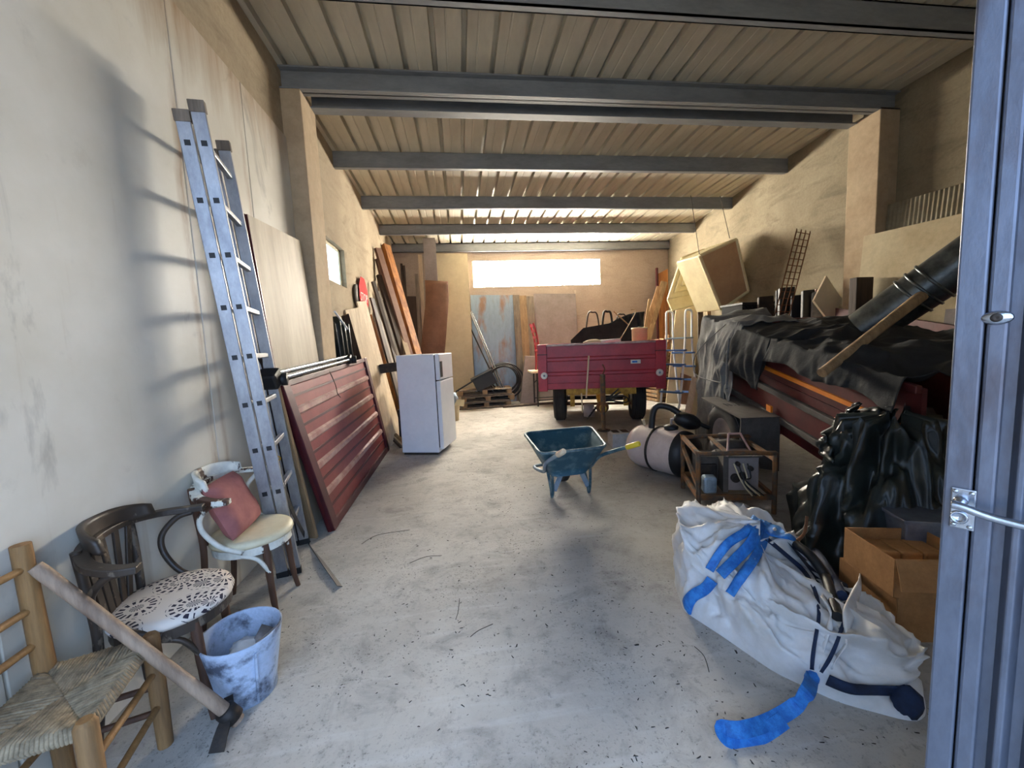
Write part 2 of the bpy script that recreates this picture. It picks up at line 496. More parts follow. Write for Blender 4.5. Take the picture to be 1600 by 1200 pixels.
# left wall: block wall with a window hole, lower half clad in white panels
wl = T('wall_left', 'left wall with white rendered panels below bare blockwork', 'wall', (XL, 4, 0), kind='structure')
y0, y1, z0, z1 = 5.08, 5.86, 2.31, 2.82
m = MB()
for a, b in (((YF, 0), (y0, 4.3)), ((y1, 0), (YB + .2, 4.3)), ((y0, 0), (y1, z0)), ((y0, z1), (y1, 4.3))):
    m.span((XL - .25, a[0], a[1]), (XL, b[0], b[1]))
m.build('blockwork', 'lblock', wl)
seams = [YF, 1.36, 2.56, 3.32, 4.11]
for a, b in zip(seams, seams[1:]):
    MB().span((XL - .001, a + .004, 0), (XL + .022, b - .004, 3.43)).build('wall_panel', 'lwall', wl, bevel=.004)
MB().span((XL - .001, 4.53, 0), (XL + .012, 5.0, 2.2)).build('wall_panel', 'pillar', wl)
# pillar on the left wall
MB().span((XL - .02, 4.11, 0), (-1.325, 4.51, 3.86)).build('pillar', 'pillar', wl, bevel=.008)

# left window
wn = T('window_1', 'small bright square window in the left wall', 'window', (XL - .1, (y0 + y1) / 2, z0), kind='structure')
m = MB()
for a, b in (((y0, z0), (y1, z0 + .035)), ((y0, z1 - .035), (y1, z1)), ((y0, z0), (y0 + .035, z1)), ((y1 - .035, z0), (y1, z1))):
    m.span((XL - .10, a[0], a[1]), (XL - .06, b[0], b[1]))
m.build('window_frame', 'cream', wn, bevel=.003)
k = NT('sky_lit_obscured_glass'); k.fin((.85, .93, 1, 1), .25)
k.b.inputs['Emission Color'].default_value = (.62, .86, 1.0, 1); k.b.inputs['Emission Strength'].default_value = 2.2
C['pane'] = k.m
MB().span((XL - .085, y0 + .03, z0 + .03), (XL - .078, y1 - .03, z1 - .03)).build('window_pane', 'pane', wn)

# right wall: near length, pillar, far length running slightly outwards
wr = T('wall_right', 'right wall of stained tan blockwork with a rendered pillar', 'wall', (5.0, 4, 0), kind='structure')
m = MB().span((5.0, YF, 0), (5.25, 4.5, 4.3))
m.hexa([V((x, y, z)) for z in (0, 4.3) for x, y in ((xr(4.5001), 4.4), (xr(YB) + .25, 4.4), (xr(YB) + .25, YB + .2), (xr(YB + .2), YB + .2))])
m.build('blockwork', 'rblock', wr)
MB().span((4.757, 4.11, 0), (5.03, 4.48, 3.88)).build('pillar', 'pillar', wr, bevel=.008)

# back wall with a long glass block window
bx0, bx1, bz0, bz1 = .43, 3.73, 2.905, 3.545
wb = T('wall_back', 'back wall in pinkish tan render', 'wall', (2, YB, 0), kind='structure')
m = MB()
for a, b in (((-1.8, 0), (bx0, 4.3)), ((bx1, 0), (6.1, 4.3)), ((bx0, 0), (bx1, bz0)), ((bx0, bz1), (bx1, 4.3))):
    m.span((a[0], YB, a[1]), (b[0], YB + .2, b[1]))
m.build('render_coat', 'bblock', wb)
wg = T('window_2', 'long glass block window glowing white in the back wall', 'window', ((bx0 + bx1) / 2, YB + .1, bz0), kind='structure')
C['gblock'] = emit('sunlit_glass_block', WIN_COL, WIN_STR)
nb, nr = 16, 3
bw, bh = (bx1 - bx0) / nb, (bz1 - bz0) / nr
m = MB().span((bx0, YB + .07, bz0), (bx1, YB + .11, bz1)); m.build('mortar', 'cream', wg)
blk = MB().span((-bw / 2 + .006, -.03, .006), (bw / 2 - .006, .03, bh - .006))
blk.org = V((0, 0, 0)); b0 = blk.build('glass_block', 'gblock', None)
b0.parent = wg
for i in range(nb):
    for j in range(nr):
        o = b0 if (i, j) == (0, 0) else b0.copy()
        if o is not b0: COL.objects.link(o); o.parent = wg
        o.location = V((bx0 + bw * (i + .5), YB + .05, bz0 + bh * j)) - wg.location

# front wall with a wide open doorway on the left (behind the camera)
wf = T('wall_front', 'front wall around the open double doorway', 'wall', (3, YF, 0), kind='structure')
m = MB().span((1.72, YF - .2, 0), (5.25, YF, 4.3)).span((XL - .25, YF - .2, 3.3), (1.72, YF, 4.3))
m.build('blockwork', 'rblock', wf)

# roof: ribbed sheets on purlins
ce = T('ceiling', 'ribbed steel sheet roof carried on grey purlins', 'ceiling', (2, 4, 4.1), kind='structure')
m = MB(); a, b = YF - .2, YB + .2
m.hexa([V((x, y, zr(y) + dz)) for dz in (.075, .13) for x, y in ((-1.8, a), (6.1, a), (6.1, b), (-1.8, b))])
m.build('roof_deck', 'sheet', ce)
RW = .268
prof = [(0, 0), (.082, 0), (.088, .004), (.096, .004), (.102, 0), (RW - .05, 0), (RW - .043, .06), (RW - .007, .06), (RW, 0)]
pm = MB(); pm.org = V((0, 0, 0))
ys = (a, b)
pm.add([V((x, y, zr(y) - 4.06 + z)) for y in ys for x, z in prof] + [V((x, y, zr(y) - 4.06 + z + .004)) for y in ys for x, z in prof],
       [(i, i + 1, len(prof) + i + 1, len(prof) + i) for i in range(len(prof) - 1)] +
       [(2 * len(prof) + i, 3 * len(prof) + i, 3 * len(prof) + i + 1, 2 * len(prof) + i + 1) for i in range(len(prof) - 1)])
p0 = pm.build('roof_panel', 'sheet', None); p0.parent = ce
for i in range(27):
    o = p0 if i == 0 else p0.copy()
    if i: COL.objects.link(o); o.parent = ce
    o.location = V((XL - .17 + RW * i, 0, 4.06)) - ce.location


def cbeam(y, x0, x1, h, fl, name, t=.012, both=False):
    z = zr(y) - .003; mb = MB()
    mb.span((x0, y, z - h), (x1, y + t, z))
    mb.span((x0, y - (fl if both else 0), z - h), (x1, y + fl, z - h + t)); mb.span((x0, y - (fl if both else 0), z - t), (x1, y + fl, z))
    if not both: mb.span((x0, y + fl - t, z - h), (x1, y + fl, z - h + .03))
    return mb.build(name, 'steel', ce)


for y in (-.3, 1.45, 3.08, 5.68, 7.18, 8.68, 10.15):
    cbeam(y, XL + .0, xr(y) + .01, .2, .07, 'purlin')
cbeam(4.17, XL, 5.0, .198, .06, 'beam', .014, True)
cbeam(4.44, XL + .17, 4.76, .21, .06, 'beam', .014, True)

# door leaf swung into the doorway on the right
dd = V((math.sin(math.radians(28.5)), -math.cos(math.radians(28.5)), 0))     # from free edge towards hinge
dn = V((-dd.y, dd.x, 0)); dn = -dn if dn.dot(V((-1, -1, 0))) < 0 else dn     # normal towards the camera
DE = V((.79, .55, 0))
dr = T('door_1', 'bluish galvanised steel door leaf standing open with lever handle', 'door', DE, kind='structure')
def dbox(mb, u0, u1, n0, n1, za, zb):
    q = [(u0, n0), (u1, n0), (u1, n1), (u0, n1)]
    return mb.hexa([DE + dd * u + dn * n + V((0, 0, z)) for z in (za, zb) for u, n in q])
DT = 3.2
dbox(MB(), 0, .031, -.05, .004, .03, DT).build('meeting_stile', 'door', dr, bevel=.003)
dbox(MB(), .033, .055, -.05, .0, .03, DT).build('edge_tube', 'door', dr, bevel=.004)
dbox(MB(), .055, 1.42, -.05, -.02, .03, DT).build('backing_sheet', 'door', dr)
for u in (.066, .1, .2, .3, .42, .54, .66, .78, .9, 1.02, 1.14, 1.26):
    wdt = .024 if u < .09 else .06
    m = MB(); q = [(u, -.021), (u + wdt, -.021), (u + wdt - .008, .002), (u + .008, .002)]
    m.hexa([DE + dd * a_ + dn * n_ + V((0, 0, z)) for z in (.03, DT) for a_, n_ in q]); m.build('pressed_rib', 'door', dr, bevel=.002)
for z in (.03, 1.6, 3.1): dbox(MB(), .03, 1.42, -.07, -.05, z, z + .06).build('cross_rail', 'door', dr)
hp = dbox(MB(), .009, .037, .004, .008, 1.118, 1.186).build('lock_plate', 'chrome', dr, bevel=.003)
for u, z in ((.014, 1.18), (.032, 1.18), (.014, 1.124), (.032, 1.124)):
    c = DE + dd * u + dn * .008 + V((0, 0, z)); MB().lathe([(0, .002), (.0028, .0018), (.0036, 0)], c, dn, 12).build('screw', 'chrome', hp)
c = DE + dd * .021 + dn * .008 + V((0, 0, 1.166))
lv = MB().lathe([(.0085, 0), (.0085, .012), (.006, .013), (.006, .03), (0, .03)], c, dn, 16)
lv.M = None
a = c + dn * .03
lev = bez([a - dd * .008, a + dd * .004 + V((0, 0, -.001)), a + dd * .04 + V((0, 0, -.009)), a + dd * .11 + V((0, 0, -.012)), a + dd * .125 + V((0, 0, -.011)) - dn * .012], 6)
rr = [.0065] * len(lev); rr[0] = .004; rr[-1] = .005
lv.tube(lev, rr, 10); lv.build('lever_handle', 'chrome', dr)
c = DE + dd * .02 + dn * .008 + V((0, 0, 1.138))
MB().lathe([(.0105, 0), (.0105, .004), (.0075, .005), (.0075, .002), (.003, .002), (0, .001)], c, dn, 20).build('key_cylinder', 'chrome', hp)
c = DE + dd * .043 + dn * .002 + V((0, 0, 1.458))
R = Matrix((dd, V((0, 0, 1)), dn)).transposed()
ov = MB(); ov.ell(c, (.017, .0105, .006), R, 20, 9); lk = ov.build('oval_lock', 'chrome', dr)
MB().lathe([(.0065, .004), (.0065, .008), (.003, .0085), (0, .0075)], c, dn, 16).build('key_cylinder', 'iron', lk)

# ================================================================== LEFT SIDE OBJECTS
# ---- aluminium ladder, two nested sections
LA, LB = V((-1.21, 2.66, .0)), V((-1.31, 3.085, 0)); LT = V((-1.36, 2.425, 2.744)) - LA
ld = T('extension_ladder', 'two section aluminium ladder leaning on the white wall', 'ladder', (LA + LB) / 2)
lax = (LB - LA).normalized(); lup = LT.normalized(); lnm = lax.cross(lup).normalized()
if lnm.x < 0: lnm = -lnm
for sec in (0, 1):
    off = lnm * (.035 - .075 * sec) + lnm * .02
    tl = LT.length - (.0 if sec == 0 else .05)
    sp_ = MB(); 
    for q in (LA, LB):
        st = MB().beam(q + off, q + off + lup * tl, .026, .066, lnm).build('stile', 'alu', ld, bevel=.003)
        MB().beam(q + off + lup * (tl - .01), q + off + lup * (tl + .05), .036, .076, lnm).build('end_cap', 'grey', st, bevel=.004)
        MB().beam(q + off, q + off + lup * .04, .034, .07, lnm).build('foot', 'black', st)
        for k in range(9 if q is LA else 0):
            c = q + off + lup * (.3 + .287 * k) - lax * .0132
            MB().beam(c - lup * .014, c + lup * .014, .003, .028, lnm).build('rung_socket', 'black', st)
    for k in range(9):
        c = off + lup * (.3 + .287 * k)
        MB().beam(LA + c, LB + c, .03, .03, lnm).build('rung', 'alu', ld, bevel=.004)
# ---- black strap hanging from the ladder
def ribbon(mb, pts, wd, th, nrm, n=6, twist=0.0):
    P = bez(pts, n); L = len(P)
    rows = []
    for i, p in enumerate(P):
        t = (P[min(i + 1, L - 1)] - P[max(i - 1, 0)]).normalized()
        nn = V(nrm(i / (L - 1)) if callable(nrm) else nrm); nn = (nn - t * nn.dot(t)).normalized()
        if twist: nn = Matrix.Rotation(twist * i / (L - 1), 3, t) @ nn
        s_ = t.cross(nn)
        rows.append([p - s_ * wd / 2 - nn * th / 2, p + s_ * wd / 2 - nn * th / 2, p + s_ * wd / 2 + nn * th / 2, p - s_ * wd / 2 + nn * th / 2])
    vs = [q for r_ in rows for q in r_]
    fs = [(i * 4 + k, i * 4 + (k + 1) % 4, i * 4 + 4 + (k + 1) % 4, i * 4 + 4 + k) for i in range(L - 1) for k in range(4)]
    fs += [(3, 2, 1, 0), tuple(4 * (L - 1) + k for k in range(4))]
    return mb.add(vs, fs, False)
m = ribbon(MB(), [W(434, 718, x=-1.22), W(444, 762, x=-1.2), W(460, 805, x=-1.17), W(480, 843, z=.02), W(505, 880, z=.012), W(531, 916, z=.01)], .035, .003, (1, 0, .4), 6, .6)
st = thing(m, 'ratchet_strap', 'black', 'black webbing strap trailing from the ladder onto the floor', 'strap')
MB().lathe([(.014, -.004), (.02, 0), (.014, .004), (.01, 0), (.014, -.004)], W(434, 716, x=-1.2), (0, 1, .3), 16).build('buckle', 'yellow', st)

# ---- plywood sheets behind the ladder
def leaning(name, material, label, cat, tl, tr, base_shift, th, group=None, bevel=.0):
    """sheet with top corners tl,tr whose foot is moved out by base_shift (xy) at z=0"""
    tl, tr = V(tl), V(tr); b = V((base_shift[0], base_shift[1], 0))
    bl = V((tl.x, tl.y, 0)) + b; br = V((tr.x, tr.y, 0)) + b
    return thing(MB().quad([bl, br, tr, tl], th), name, material, label, cat, group, bevel=bevel)
leaning('plywood_sheet', 'darkw', 'dark edged sheet behind the pale plywood on the left wall', 'sheet', W(374, 331, x=-1.455), W(452, 370, x=-1.455), (.10, .0), .02)
leaning('plywood_sheet', 'ply', 'pale weathered plywood sheet leaning beside the left pillar', 'sheet', W(385, 335, x=-1.42), W(467, 376, x=-1.42), (.13, .07), .018)
m = MB().beam(V((-1.285, 3.16, 0)), W(383, 335, x=-1.41), .012, .03, (1, 0, 0))
thing(m, 'edging_strip', 'maroond', 'thin flaking red strip along the plywood edge', 'strip')
# ---- long plank in front
a = W(489, 840, z=0); b = W(421, 578, x=-1.335)
thing(MB().beam(a, b, .026, .085, (.9, -.3, 0)), 'timber_plank', 'tan', 'narrow brown plank leaning between the ladder and the maroon tailgate', 'plank', bevel=.003)
a = W(478, 832, z=0) + V((-.03, .02, 0)); b = W(405, 560, x=-1.38)
thing(MB().beam(a, b, .03, .05, (.9, -.3, 0)), 'timber_batten', 'darkw', 'dark batten leaning behind the narrow brown plank', 'batten')

# ---- maroon tailgate panel
A, B = V((-1.112, 3.262, 0)), V((-1.117, 5.844, 0)); Hn, Hf = V((-1.318, 3.06, 1.24)), V((-1.30, 5.66, 1.345))
tg = T('tailgate_panel', 'maroon ribbed steel trailer tailgate leaning on the left wall', 'tailgate', (A + B) / 2)
def tgp(u, v, n=0.0):
    p = (A * (1 - u) + B * u) * (1 - v) + (Hn * (1 - u) + Hf * u) * v
    return p + V((.96, 0, .2)).normalized() * n
def tgbox(u0, u1, v0, v1, n0, n1):
    return MB().hexa([tgp(u, v, n) for n in (n0, n1) for u, v in ((u0, v0), (u1, v0), (u1, v1), (u0, v1))])
tgbox(.0, 1, 0, 1, -.02, 0).build('backing_sheet', 'maroon', tg)
for u0, u1 in ((0, .045), (.955, 1)): tgbox(u0, u1, 0, 1, -.03, .03).build('end_stile', 'maroond', tg, bevel=.006)
tgbox(.045, .955, .965, 1, -.02, .025).build('top_rail', 'maroond', tg, bevel=.004)
tgbox(.045, .955, 0, .05, -.02, .025).build('bottom_rail', 'maroond', tg, bevel=.004)
for i in range(4):
    v = .235 + .19 * i
    c = [tgp(u, v + d, n) for u in (.05, .95) for d, n in ((-.028, .001), (-.014, .022), (.014, .022), (.028, .001))]
    MB().add(c, [(0, 4, 5, 1), (1, 5, 6, 2), (2, 6, 7, 3), (0, 1, 2, 3), (7, 6, 5, 4)]).build('pressed_ridge', 'ridge' if i != 3 else 'ridge', tg)  # light catching the ridges is painted on in pale pink
for i in range(5):
    v = .14 + .19 * i
    tgbox(.05, .95, v - .008, v + .008, 0, .012).build('pressed_seam', 'maroond', tg)
pt = bez([tgp(.4, 1.0, .02), tgp(.405, .93, .03), tgp(.415, .86, .03), tgp(.41, .8, .03), tgp(.43, .76, .03)], 5)
MB().tube(pt, .004, 6).build('tie_wire', 'iron', tg)
# ---- silver pole frame lying on the tailgate top
pf = T('pole_frame', 'silver tube pole frame with black plastic ends lying on the tailgate', 'pole frame', tgp(.2, 1.03))
for dn_, dz in ((-.02, .035), (.04, .03), (.01, .075)):
    MB().tube([tgp(-.04, 1.0, dn_) + V((0, 0, dz)), tgp(.68, 1.0, dn_) + V((0, 0, dz))], .017, 10).build('tube', 'chrome', pf)
for u, s_ in ((-.05, 1), (.67, .8)):
    c = tgp(u, 1.0, .01) + V((0, 0, .045))
    MB().box(c, (.13 * s_, .12 * s_, .12 * s_), Matrix.Rotation(.5, 3, 'X')).build('end_bracket', 'black', pf, bevel=.02)
    MB().lathe([(0, -.03), (.045, -.03), (.045, .03), (0, .03)], c + V((.06, .05, -.01)), (1, .2, 0), 14).build('pivot_disc', 'black', pf)

# ---- fridge
FA = V((-.861, 5.496, 0)); fx = V((.961, -.276, 0)); fy = V((.276, .961, 0)); FH = 1.36
fr = T('refrigerator', 'small white fridge freezer standing on the bare floor', 'fridge', FA + fx * .26 + fy * .28)
def fbox(u0, u1, v0, v1, z0, z1): return MB().hexa([FA + fx * u + fy * v + V((0, 0, z)) for z in (z0, z1) for u, v in ((u0, v0), (u1, v0), (u1, v1), (u0, v1))])
fbox(0, .53, 0, .58, .03, FH).build('cabinet', 'white', fr, bevel=.012)
fbox(.02, .5, .02, .56, 0, .04).build('plinth', 'iron', fr)
fbox(.53, .542, .01, .57, .1, FH - .01).build('door_gasket', 'black', fr)
fbox(.542, .6, 0, .58, .08, FH - .36).build('fridge_door', 'white', fr, bevel=.01)
fd = fbox(.542, .6, 0, .58, FH - .345, FH).build('freezer_door', 'white', fr, bevel=.01)
fbox(.598, .606, .03, .11, FH - .31, FH - .1).build('handle_recess', 'black', fd)

# ---- boards leaning behind the tailgate
def board(px_t, x_t, foot, wd, th, material, label, name='timber_board', face=(.8, -.6, .1), y_t=None, group='boards leaning on the left wall'):
    x_t = max(x_t, -1.43)
    t = W(*px_t, x=x_t) if y_t is None else W(*px_t, y=y_t)
    f_ = V((*foot, 0)); return thing(MB().beam(f_, t, wd, th, face), name, material, label, 'board', group, bevel=.003)
def gf(px, py): p = W(px, py, z=0); return (p.x, p.y)
board((551, 482), -1.44, gf(610, 697), .40, .022, 'pale', 'widest pale board leaning on the wall below the small window', face=(.95, -.3, 0))
board((564, 471), -1.46, gf(624, 688), .26, .022, 'pale', 'pale board half behind the widest board under the red sign', face=(.95, -.3, 0))
board((577, 492), -1.46, gf(634, 680), .06, .05, 'orangew', 'short orange batten beside the pale boards', face=(.6, -.8, 0))
board((585, 503), -1.46, gf(640, 676), .06, .03, 'pale', 'short cream batten beside the orange batten', face=(.6, -.8, 0))
board((539, 492), -1.47, gf(597, 692), .1, .02, 'darkw', 'dark board edge behind the widest pale board', face=(.6, -.8, 0))
for i, (px, py, mt, nm) in enumerate(((583, 440, 'darkw', 'black stained'), (590, 455, 'grey', 'grey weathered'), (598, 470, 'darkw', 'dark brown'), (603, 480, 'tan', 'tan splintered'), (609, 500, 'darkw', 'nearly black'), (615, 512, 'grey', 'thin grey'))):
    board((px, py), -1.5, gf(650 + 5 * i, 668 - i), .07, .04, mt, nm + ' lath in the bundle between sign and long timbers', 'lath', group='laths bundled in the corner')
for i, (px, py, mt, nm) in enumerate(((581, 466, 'darkw', 'first dark'), (586, 478, 'grey', 'short grey'), (592, 470, 'darkw', 'second dark'), (597, 492, 'tan', 'short tan'), (604, 488, 'darkw', 'third dark'), (609, 470, 'grey', 'long grey'))):
    board((px, py), -1.42, gf(640 + 5 * i, 682 - 2 * i), .12, .03, mt, nm + ' lath standing in front of the bundled laths', 'lath', face=(.95, -.3, 0), group='laths bundled in the corner')
board((592, 430), -1.52, gf(662, 664), .1, .06, 'darkw', 'dark thick timber behind the pale squared timber')
board((598, 428), -1.5, gf(668, 668), .13, .1, 'tan', 'pale squared timber with rough bark edge', 'squared_timber')
board((592, 405), -1.56, gf(660, 660), .16, .05, 'brownw', 'short brown plank behind the orange beam')
board((602, 384), -1.5, gf(682, 662), .17, .12, 'orangew', 'long orange knotty beam reaching up to the roof', 'timber_beam')
board((590, 388), -1.56, gf(672, 660), .14, .06, 'brownw', 'reddish plank beside the long orange beam')
# black sheeting hanging beside the pillar
def fold(u, v):
    y = 4.62 + .62 * u; z = .0 + (1.86 - .25 * abs(u - .4)) * v
    return V((-1.40 + .07 * math.sin(u * 22 + 2 * v) + .1 * (1 - v), y, z + .03 * math.sin(u * 9)))
thing(MB().grid(fold, 40, 16, True, .006), 'black_sheeting', 'bplast', 'folded black plastic sheeting hanging behind the tailgate by the pillar', 'sheeting')
thing(MB().tube([W(523, 487, x=-1.3), W(543, 514, x=-1.3)], .012, 8), 'white_stick', 'white', 'thin white stick poking out of the black sheeting', 'stick')
# stop sign
sc_ = W(568, 462, x=-1.46); sc_.x = -1.455
R = Matrix(((0, 0, 1), (1, 0, 0), (0, 1, 0)))
sg = T('stop_sign', 'faded red stop sign on the left wall above the boards', 'sign', sc_)
poly = [sc_ + V((0, .3 * math.cos(math.pi / 8 + k * math.pi / 4), .3 * math.sin(math.pi / 8 + k * math.pi / 4))) for k in range(8)]
MB().prism([p - V((.004, 0, 0)) for p in poly], (.006, 0, 0)).build('sign_plate', 'signred', sg)
text_mesh('STOP', .19, Matrix.Translation(sc_ + V((.004, 0, -.04))) @ R.to_4x4(), 'signwh', sg)
c = W(557, 462, x=-1.485)  # dark disc added as the shadow left of the stop sign
thing(MB().lathe([(0, 0), (.17, 0), (.17, .02), (0, .02)], V((-1.492, c.y, c.z)), (1, 0, 0), 20), 'sign_shadow', 'darkw', 'dark disc standing in for the shadow beside the stop sign', 'disc')
# things behind the fridge
m = MB().box(W(612, 574, y=6.35), (.34, .12, .14), Matrix.Rotation(-.1, 3, 'Y'))
thing(m, 'grey_case', 'iron', 'dark grey metal case wedged between boards and fridge', 'case', bevel=.008)
thing(MB().span((-1.0, 6.2, 0), (-.62, 6.45, .52)), 'tool_chest', 'iron', 'dark tool chest on the floor behind the fridge', 'chest', bevel=.01)
thing(MB().quad([V((-.98, 6.3, .52)), V((-.7, 6.34, .52)), V((-.7, 6.4, .98)), V((-.96, 6.36, .94))], .02), 'yellow_board', 'yplast', 'yellow board standing on the tool chest behind the fridge', 'board')
a = W(586, 683, z=0)
for i in range(4):
    p = V((-1.06 + .03 * i, 6.12 - .04 * i, .03 + .02 * i))
    thing(MB().beam(p + V((-.1, .25, .05)), p + V((.14, -.3, 0)), .05, .02, (0, 0, 1)), 'wood_offcut', ['darkw', 'grey', 'pale', 'tan'][i],
          ['dark', 'grey', 'pale', 'tan'][i] + ' offcut on the floor between tailgate and fridge', 'offcut', 'offcuts by the fridge')

# ================================================================== CHAIRS
def armchair(name, label, cen, yaw, mf, ml, ms, splats, wd=.2):
    M = frame(cen, yaw); t = T(name, label, 'chair', cen); Zs = .45
    def B(): return MB(M)
    # seat (front = +x)
    n = 36
    out = [(wd * (1.02 if math.cos(a) > 0 else .98) * math.cos(a), wd * 1.0 * math.sin(a)) for a in [2 * math.pi * k / n for k in range(n)]]
    def seat(u, v):
        k = min(n - 1, int(round(u * n))) % n; x, y = out[k]
        prof = [(0, Zs - .02), (1, Zs - .02), (1.03, Zs - .005), (1.0, Zs + .014), (.85, Zs + .02), (.4, Zs + .022), (0, Zs + .022)]
        q = prof[int(round(v * 6))]; return (x * q[0], y * q[0], q[1])
    B().grid(seat, n, 7, True, 0, True).build('seat', ms, t)
    def ring(u, v):
        k = int(round(u * n)) % n; x, y = out[k]; q = [(.97, Zs - .02), (.97, Zs - .065), (.84, Zs - .065), (.84, Zs - .02)][int(round(v * 3))]
        return (x * q[0], y * q[0], q[1])
    B().grid(ring, n, 4, False, 0, True).build('seat_rail', mf, t)
    for s_ in (-1, 1):
        B().tube(bez([(.12, s_ * .135, Zs - .02), (.13, s_ * .145, .25), (.14, s_ * .15, .1), (.155, s_ * .16, 0)], 4), [.019] * 5 + [.017] * 4 + [.014] * 4, 10).build('leg', ml, t)
        B().tube(bez([(-.215, s_ * .16, .0), (-.19, s_ * .155, .18), (-.17, s_ * .15, Zs - .02), (-.175, s_ * .16, .62), (-.185, s_ * .165, .78)], 5), .016, 10).build('leg', mf if splats else ml, t)
        # curved bracket under seat
        B().tube(bez([(.135, s_ * .145, .27), (.11, s_ * .1, .36), (.06, s_ * .07, Zs - .055)], 5), .011, 8).build('bracket', mf, t)
        B().tube(bez([(.135, s_ * .15, .27), (.09, s_ * .17, .36), (.02, s_ * .185, Zs - .055)], 5), .011, 8).build('bracket', mf, t)
        # arm support: bent C loop from arm to seat side
        B().tube(bez([(.0, s_ * .275, .72), (-.06, s_ * .268, .705), (-.115, s_ * .25, .64), (-.11, s_ * .235, .56), (-.05, s_ * .215, .47), (.04, s_ * .2, Zs - .03)], 6), .013, 10).build('arm_support', mf, t)
    # top rail + arms: one bent ribbon
    arc = [(.045, -.285, .732), (-.03, -.28, .735), (-.12, -.235, .748), (-.185, -.13, .765), (-.205, 0, .77), (-.185, .13, .765), (-.12, .235, .748), (-.03, .28, .735), (.045, .285, .732)]
    P = bez(arc, 6); arm = B()
    rows = []
    L = len(P)
    for i, p in enumerate(P):
        tt = (P[min(i + 1, L - 1)] - P[max(i - 1, 0)]).normalized(); sd = tt.cross(V((0, 0, 1))).normalized()
        w2 = .022; rows += [p - sd * w2 - V((0, 0, .013)), p + sd * w2 - V((0, 0, .013)), p + sd * w2 + V((0, 0, .013)), p - sd * w2 + V((0, 0, .013))]
    arm.add(rows, [(i * 4 + k, i * 4 + (k + 1) % 4, i * 4 + 4 + (k + 1) % 4, i * 4 + 4 + k) for i in range(L - 1) for k in range(4)] + [(3, 2, 1, 0), tuple(4 * (L - 1) + k for k in range(4))])
    arm.build('arm_rail', 'chairdk' if splats else mf, t, bevel=.004)
    def crest(u, v):
        a = (u - .5) * 2.2; r = .205
        top = .845 - .03 * (abs(u - .5) * 2) ** 3
        return (-.0 - r * math.cos(a) - .012 * v, r * math.sin(a) * .98, .765 + (top - .765) * v)
    B().grid(crest, 18, 5, True, .02).build('crest_rail', 'chairdk' if splats else mf, t)
    if splats:
        for i in range(5):
            y = (i - 2) * .055
            B().beam((-.175, y * .7, Zs), (-.2 + abs(i - 2) * .012, y * 1.25, .77), .034, .01, (1, 0, 0)).build('splat', 'chairdk', t, bevel=.003)
    else:
        B().tube(bez([(-.17, -.12, Zs), (-.19, -.12, .6), (-.2, 0, .7), (-.19, .12, .6), (-.17, .12, Zs)], 6), .012, 8).build('back_hoop', mf, t)
    return t


armchair('bentwood_armchair', 'dark worn wooden armchair with black and white floral cushion seat', (-1.25, 1.745, 0), math.radians(12), 'chairdk', 'legbr', 'floral', True, .205)
armchair('bentwood_armchair', 'bentwood armchair with chipped white paint and cream seat', (-1.235, 2.36, 0), math.radians(3), 'chairwh', 'legbr', 'seatw', False)
# pink cushion
R = (Matrix.Rotation(math.radians(3), 3, 'Z') @ Matrix.Rotation(math.radians(-22), 3, 'Y'))
def cush(u, v):
    x, y = (u - .5) * 2, (v - .5) * 2
    return x, y
cu = MB()
for s_ in (-1, 1):
    def cf(u, v, s_=s_):
        x, y = (u - .5) * 2, (v - .5) * 2
        t_ = max(0, (1 - x ** 4) * (1 - y ** 4)) ** .5
        k = 1 - .06 * (x * x + y * y) / 2
        p = V((s_ * (.055 * t_ + .012 * t_ * nz((x * 2, y * 2, s_), 1.3)), x * .17 * k, y * .165 * k))
        return V((-1.295, 2.32, .635)) + R @ p
    cu.grid(cf, 18, 18, True)
thing(cu, 'cushion', 'pink', 'dusty pink scatter cushion on the chipped white armchair', 'cushion')

# ---- rush seat ladder back chair
qA, qB, qC, qD = V((-1.185, 1.53, 0)), V((-1.105, 1.175, 0)), V((-1.44, 1.435, 0)), V((-1.375, 1.10, 0))
rc = T('rush_chair', 'rustic wooden chair with woven rush seat and turned posts', 'chair', (qA + qB + qC + qD) / 4)
for q in (qA, qB):
    MB().tube([q, q + V((0, 0, .2)), q + V((0, 0, .435)), q + V((0, 0, .45))], [.024, .027, .027, .018], 12).build('leg', 'rushw', rc)
bk = []
for q in (qC, qD):
    tpt = q + V((-.01, .0, .87)); bk.append((q, tpt))
    MB().tube([q + V((.01, 0, 0)), q + V((0, 0, .43)), tpt], [.024, .028, .025], 12).build('leg', 'rushw', rc)
for z in (.53, .65, .79):
    p, q = qC + V((-.006, 0, z)), qD + V((-.006, 0, z))
    MB().tube(bez([p, (p + q) / 2 + V((-.012, -.02, .005)), q], 5), .012, 8).build('back_rung', 'rushw', rc)
for a, b, zs in ((qA, qB, (.17, .3)), (qA, qC, (.14, .24)), (qB, qD, (.14, .24)), (qC, qD, (.2,))):
    for z in zs: MB().tube([a + V((0, 0, z)), b + V((0, 0, z + .01))], .011, 8).build('stretcher', 'rushw' if a is not qA or b is not qC else 'legbr', rc)
rs = MB(); Zq = .425
cs = [qA, qC, qD, qB]; mid = (qA + qB + qC + qD) / 4
